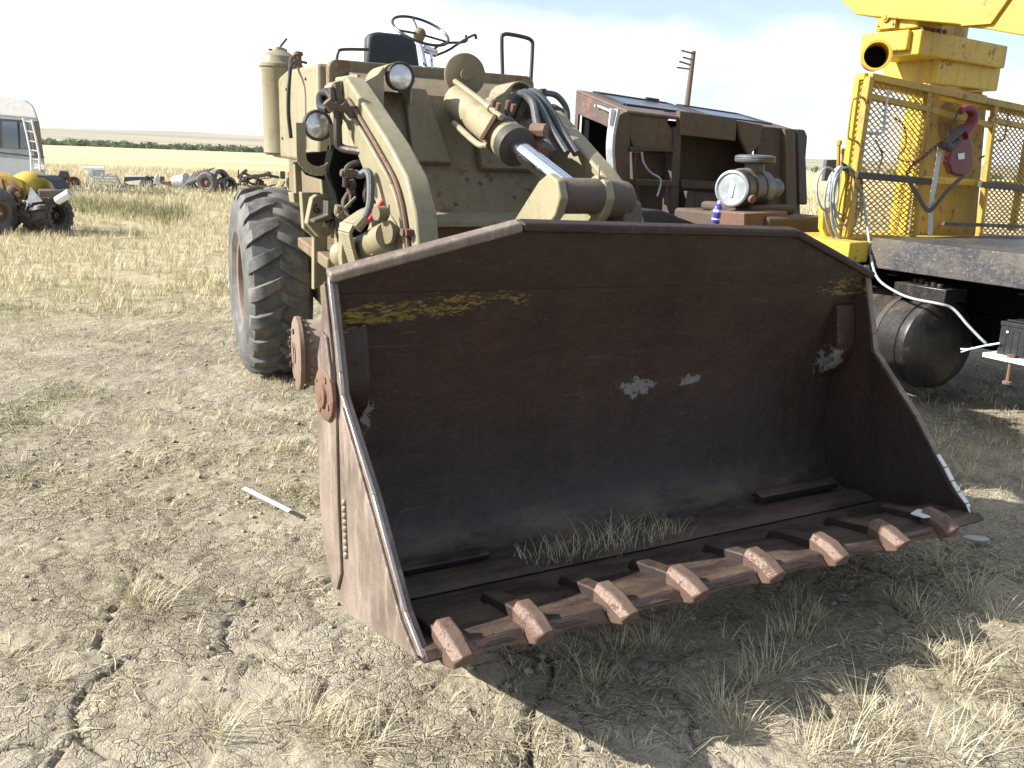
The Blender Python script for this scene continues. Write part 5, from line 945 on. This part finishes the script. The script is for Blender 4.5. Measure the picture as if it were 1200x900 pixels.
for pts_ in (ml, mr_): m.tube([AT(a, b, Yb-.18) for a, b in pts_], .03, 6)
for t in np.linspace(.05, .95, 6): a = np.interp(t*3, range(4), [q[0] for q in ml]); b = np.interp(t*3, range(4), [q[1] for q in ml]); a2_ = np.interp(t*3, range(4), [q[0] for q in mr_]); b2 = np.interp(t*3, range(4), [q[1] for q in mr_]); m.tube([AT(a, b, Yb-.18), AT(a2_, b2, Yb-.18)], .022, 6)
mh.part('ladder', m, M['white'], bd_)
m = flat(Yb-.04, [(40, 191), (52, 193), (52, 199), (40, 197)], .02); mh.part('tail_lamp', m, M['white'], bd_)
for px in (-20, -120):
    e = bpy.data.objects.new('wheel', None); col.objects.link(e); e.parent = mh.e; wheel(mh, AT(px, 214, Yb+.1), (0, -1, 0), .42, .25, .22, e, lugs=16, lug_h=.01)
m = MB(); m.tube([AT(-30, 106, Yb+.3), AT(26, 113, Yb+.3)], .012, 5); m.tube([AT(26, 113, Yb+.3), AT(24, 118, Yb+.3)], .012, 5); mh.part('roof_rail', m, M['galv'], bd_)
# old yellow machine with a domed tank
Ym = 16.6; om = Thing('farm_machine', 'old yellow farm machine with a domed tank and a muddy tractor tyre', 'machine', AT(40, 276, Ym))
m = MB(); q = AT(37, 219, Ym+.4); m.lathe(q, (.15, -.15, 1), [(-.10, .36), (0, .37), (.08, .35), (.17, .29), (.24, .19), (.28, .08), (.29, .01)], 32); om.part('domed_tank', m, M['yellow'])
m = flat(Ym, [(-30, 200), (8, 204), (28, 212), (32, 240), (30, 252), (-30, 252)], .8); om.part('body', m, M['yellow_dk'], bevel=.04)
m = MB(); 
for a, b in (((2, 210), (8, 232)), ((12, 214), (26, 224)), ((6, 236), (24, 240)), ((-10, 215), (4, 246))): m.tube([AT(*a, Ym-.05), AT(*b, Ym-.08)], .03, 8)
for px, py, r in ((16, 224, .10), (24, 228, .07), (8, 232, .08)): m.lathe(AT(px, py, Ym), (0, -1, 0), [(0, r), (.08, r), (.1, r*.6)], 14)
om.part('engine_parts', m, M['rusty'], bevel=.01)
m = flat(Ym-.1, [(44, 222), (74, 222), (76, 228), (68, 240), (46, 236)], .5); om.part('side_panel', m, M['cab_brown'], bevel=.03)
m = MB(); sp_ = [AT(px, py, Ym+.2) for px, py in ((52, 206), (60, 207), (68, 212), (74, 221))]
for a, b in zip(sp_[:-1], sp_[1:]): m.bar(a, b, .5, .03, (0, 0, 1))
om.part('mudguard', m, M['black'])
m = flat(Ym-.25, [(36, 219), (50, 236), (34, 238), (29, 248)], .03); om.part('tin_sheet', m, M['galv'])
e = bpy.data.objects.new('wheel', None); col.objects.link(e); e.parent = om.e; wheel(om, AT(55, 252, Ym+.1), (1, -.30, 0), .40, .62, .2, e, lugs=14, lug_h=.05, mt=M['steel_dk'], mrim=M['steel_dk'])
e = bpy.data.objects.new('wheel', None); col.objects.link(e); e.parent = om.e; wheel(om, AT(-4, 250, Ym-.3), (.9, -.4, 0), .44, .3, .2, e, lugs=14, lug_h=.04)
m = MB(); m.bar(AT(4, 249, Ym-.1), AT(46, 252, Ym-.1), .12, .07); om.part('axle', m, M['steel_dk'])
m = MB(); a = AT(66, 236, Ym-.5); b = AT(82, 226, Ym-.5); m.lathe(a, b-a, [(0, .05), (.02, .075), (float(np.linalg.norm(b-a)), .075), (float(np.linalg.norm(b-a))-.01, .06), (.05, .055)], 18, cap=False); single('white_pipe', m, M['white'], 'short white pipe sticking out above the muddy tyre of the yellow machine', 'pipe', a)
# scrap row
Ys = 34.
def scrap(name, label, cat, pieces, Yd, mats, group=None):
    pts0 = pieces[0][1]; cx = sum(p[0] for p in pts0)/len(pts0); t = Thing(name, label, cat, np.array([AT(cx, 220, Yd)[0], Yd, 0]), group)
    for nm_, pts_, th, mt in pieces: m = flat(Yd, pts_, th); t.part(nm_, m, M[mt], bevel=.01)
    return t
sc1 = scrap('tipped_implement', 'dark green implement with a small wheel at the left end of the scrap row', 'implement', [('hopper', [(70, 200), (80, 201), (84, 212), (66, 212)], .8, 'steel_dk'), ('frame', [(64, 208), (86, 208), (88, 213), (66, 214)], .5, 'steel_dk')], 33.5, None)
m = MB(); m.lathe(AT(87, 214, 33.2), (.3, -1, 0), [(0, .22), (.1, .22), (.11, .18), (-.01, .18)], 20); sc1.part('small_wheel', m, M['rusty'])
sc2 = scrap('metal_stand', 'white metal stand with a flat top in the scrap row', 'stand', [('top', [(96, 195.5), (122, 196), (122, 199.5), (98, 199)], .9, 'white'), ('cabinet', [(104, 199.5), (123, 200), (123, 208), (106, 208)], .6, 'galv')], 34.5, None)
m = MB()
for a, b in (((106, 199), (111, 217)), ((101, 214), (105, 200)), ((119, 203), (123, 217)), ((107, 207), (121, 208))): m.bar(AT(*a, 34.3), AT(*b, 34.3), .06, .04)
sc2.part('legs', m, M['white'])
sc3 = Thing('metal_rack', 'low grey slatted rack lying next to the white stand', 'rack', AT(130, 220, 34))
m = MB()
for k in range(4): m.bar(AT(110, 206+3.2*k, 33.9), AT(138-k, 207+3.2*k, 33.9), .05, .05)
m.bar(AT(136, 205, 33.9), AT(142, 219, 33.9), .12, .05); m.bar(AT(124, 205, 33.9), AT(130, 204, 34.2), .05, .05); sc3.part('slats', m, M['galv'])
sc4 = scrap('scrap_grille', 'crushed maroon car front with a white sheet across it in the scrap row', 'car part', [('shell', [(146, 207), (178, 207), (180, 213), (178, 219), (148, 219), (145, 212)], .9, 'cab_brown'), ('chrome_bar', [(147, 206.5), (177, 207), (177, 208), (147, 208)], .95, 'galv')], 34, None)
m = flat(33.8, [(146, 213), (165, 211), (163, 217), (150, 216)], .03); sc4.part('white_sheet', m, M['white'])
m = MB()
for k in range(5): m.bar(AT(166+2.6*k, 211, 33.9), AT(167+2.6*k, 218, 33.9), .03, .03)
sc4.part('grille_bars', m, M['galv'])
m = flat(33.5, [(184, 203), (187, 207), (188, 217), (185, 219), (181, 214), (181, 209)], .2); single('scrap_sheet', m, M['galv'], 'upright bent grey panel to the right of the maroon car front', 'sheet metal', AT(184, 219, 33.5), bevel=.02)
m = MB(); m.bar(AT(189, 213, 33.4), AT(201, 217, 33.4), .12, .10); single('beam', m, M['rusty'], 'short dark beam on the ground between the bent panel and the drum', 'beam', AT(195, 219, 33.4))
m = MB(); q = AT(213, 214, 33.3); m.lathe(q+np.array([-.30, .1, 0]), (1, -.25, .1), [(0, .05), (.02, .24), (.5, .28), (.52, .30), (.54, .28), (.545, .05)], 24); single('metal_drum', m, M['galv'], 'dented pale drum lying left of the big scrap tyre', 'drum', q)
m = MB()
for k in range(7):
    a = AT(212+2.2*k, 221-.8*k, 33.0); m.tube(smooth_path([a, a+np.array([.25, 0, .25]), a+np.array([.5+.05*k, .1, .62])], 3), .025, 6)
single('bent_tubes', m, M['steel_dk'], 'bundle of bent dark tubes leaning between the drum and the big scrap tyre', 'tubes', AT(216, 221, 33))
tz_ = 0
t1 = Thing('tyre_carcass', 'big scrap tyre with a pinkish rim standing upright in the scrap row', 'tyre', AT(243, 226, 32.5)); wheel(t1, AT(243, 214, 32.5), (-.25, -1, 0), .40, .26, .21, None, lugs=20, lug_h=.012, mrim=M['hub'])
lbl = {258: 'black tyre leaning behind the tyre with the pinkish rim', 268: 'dark tyre lying low at the right end of the tyre heap'}
for px, py, ax_, Ro in ((258, 212, (.9, -.45, .12), .42), (268, 217, (.75, -.6, .35), .30)):
    t1 = Thing('tyre_carcass', lbl[px], 'tyre', AT(px, 226, 32.9), 'scrap tyres without rims'); m = MB(); c_ = AT(px, py, 32.9); m.lathe(c_, ax_, [(-.06, Ro*.62), (-.12, Ro*.66), (-.13, Ro*.85), (-.10, Ro*.97), (0, Ro), (.10, Ro*.97), (.13, Ro*.85), (.12, Ro*.66), (.06, Ro*.62)], 32, cap=False); t1.part('casing', m, M['tyre'])
m = MB(); rs = random.Random(4)
for k in range(75):
    a = AT(rs.choice((rs.uniform(262, 335), rs.uniform(140, 335), rs.uniform(190, 250))), 219+rs.uniform(-12, 3), 34.4+rs.uniform(-.3, 1.2)); m.bar(a, a+np.array([rs.uniform(-.6, .6), rs.uniform(-.3, .3), rs.uniform(-.2, .3)]), rs.uniform(.03, .22), rs.uniform(.03, .12))
tag(mesh_obj('scrap_heap', m, M['steel_dk'], None, AT(290, 220, 33.6)), kind='stuff')
# red car behind the loader
rc = Thing('red_car', 'dark red car seen in part behind the loader and its air cleaner', 'car', AT(350, 224, 31))
m = MB(); m.extr([AT(px, py, 31) for px, py in ((337, 213), (337, 201), (341, 197), (348, 190), (366, 190), (376, 198), (385, 200), (385, 214))], (0, 1.6, 0)); bdy = rc.part('body', m, M['red'], bevel=.04)
m = MB(); m.extr([AT(px, py, 30.97) for px, py in ((346, 197), (350, 192), (365, 192), (369, 197))], (0, .02, 0)); rc.part('window', m, M['glass'], bdy)
m = MB(); m.extr([AT(px, py, 30.95) for px, py in ((337, 206), (342, 206), (342, 209), (337, 209))], (0, .03, 0)); rc.part('headlight', m, M['white'], bdy)
for px in (345, 376):
    e = bpy.data.objects.new('wheel', None); col.objects.link(e); e.parent = rc.e; wheel(rc, AT(px, 214, 31), (0, -1, 0), .30, .2, .17, e, lugs=16, lug_h=.008)
# ------------------------------------------------------------------ small things on the ground
a = WORLD.Z(287, 573, .02); b = WORLD.Z(341, 600, .03); m = MB(); d_ = nrm(b-a); s_ = nrm(np.cross(d_, (0, 0, 1))); n = 8
for k in range(n):
    p0 = a+(b-a)*k/n; p1 = a+(b-a)*(k+1)/n; h0 = .012*math.sin(k*.8); m.extr([p0-s_*.017+np.array([0, 0, .004]), p0+np.array([0, 0, .012]), p0+s_*.017+np.array([0, 0, .004]), p0+np.array([0, 0, .007])], p1-p0)
single('plastic_strip', m, M['plastic_white'], 'pale blue-white plastic strip lying on the cracked clay left of the bucket', 'plastic strip', a)
c_ = WORLD.Z(1143, 634, .03); m = MB(); u_ = nrm(np.array([1, -.10, 0])); v_ = np.array([.10, 1, 0]); o = []
for t in np.linspace(0, 2*math.pi, 25)[:-1]: xx = .062*math.cos(t); yy = .024*math.sin(t)*(1+.25*math.cos(t)-.25*math.cos(2*t)); o.append(c_+u_*xx+v_*yy+np.array([0, 0, .01]))
m.extr(o, (0, 0, .009)); single('shoe_insole', m, M['galv'], 'grey shoe insole lying in the shade off the right end of the bucket', 'insole', c_, bevel=.002)
c_ = FL.P(2.20, .02, .372); m = MB(); m.extr([c_+FL.D(a_, b_, .0) for a_, b_ in ((-.045, .03), (.02, .045), (.05, 0), (.01, -.03), (-.035, -.02))], FL.D(0, .0, .006)); single('paper_scrap', m, M['white'], 'small dirty white scrap caught on the bucket lip near its right end', 'scrap', c_)
# grass grown into the bucket
n = 420; xx = .62+.75*rng.random(n)**.9; yy = .50+rng.normal(0, .035, n); zz = .30-.022*xx; den = 1-np.abs(xx-1.05)/.6
pts_ = np.array([FL.P(a_, b_, c_) for a_, b_, c_ in zip(xx, yy, zz)]); o = blades('dry_grass_tuft', pts_, .03+.10*rng.random(n)*np.clip(den, .25, 1), .3+.9*rng.random(n), .0035*(.6+.6*rng.random(n)), rng.random(n)*6.283, M['straw'])
tag(o, kind='stuff')

# ------------------------------------------------------------------ the dusty summer air
hz = MB(); hz.box(WORLD, -4900, 4900, -4900, 4900, -30, 60); hm_ = bpy.data.materials.new('summer haze'); hm_.use_nodes = True; t_ = hm_.node_tree; t_.nodes.clear()
ho = t_.nodes.new('ShaderNodeOutputMaterial'); pv_ = t_.nodes.new('ShaderNodeVolumePrincipled'); pv_.inputs['Color'].default_value = (.93, .95, 1, 1); pv_.inputs['Density'].default_value = .00006; pv_.inputs['Anisotropy'].default_value = .3
t_.links.new(pv_.outputs[0], ho.inputs['Volume']); tag(mesh_obj('haze', hz, hm_, None, (0, 0, 0), smooth=False), kind='stuff')
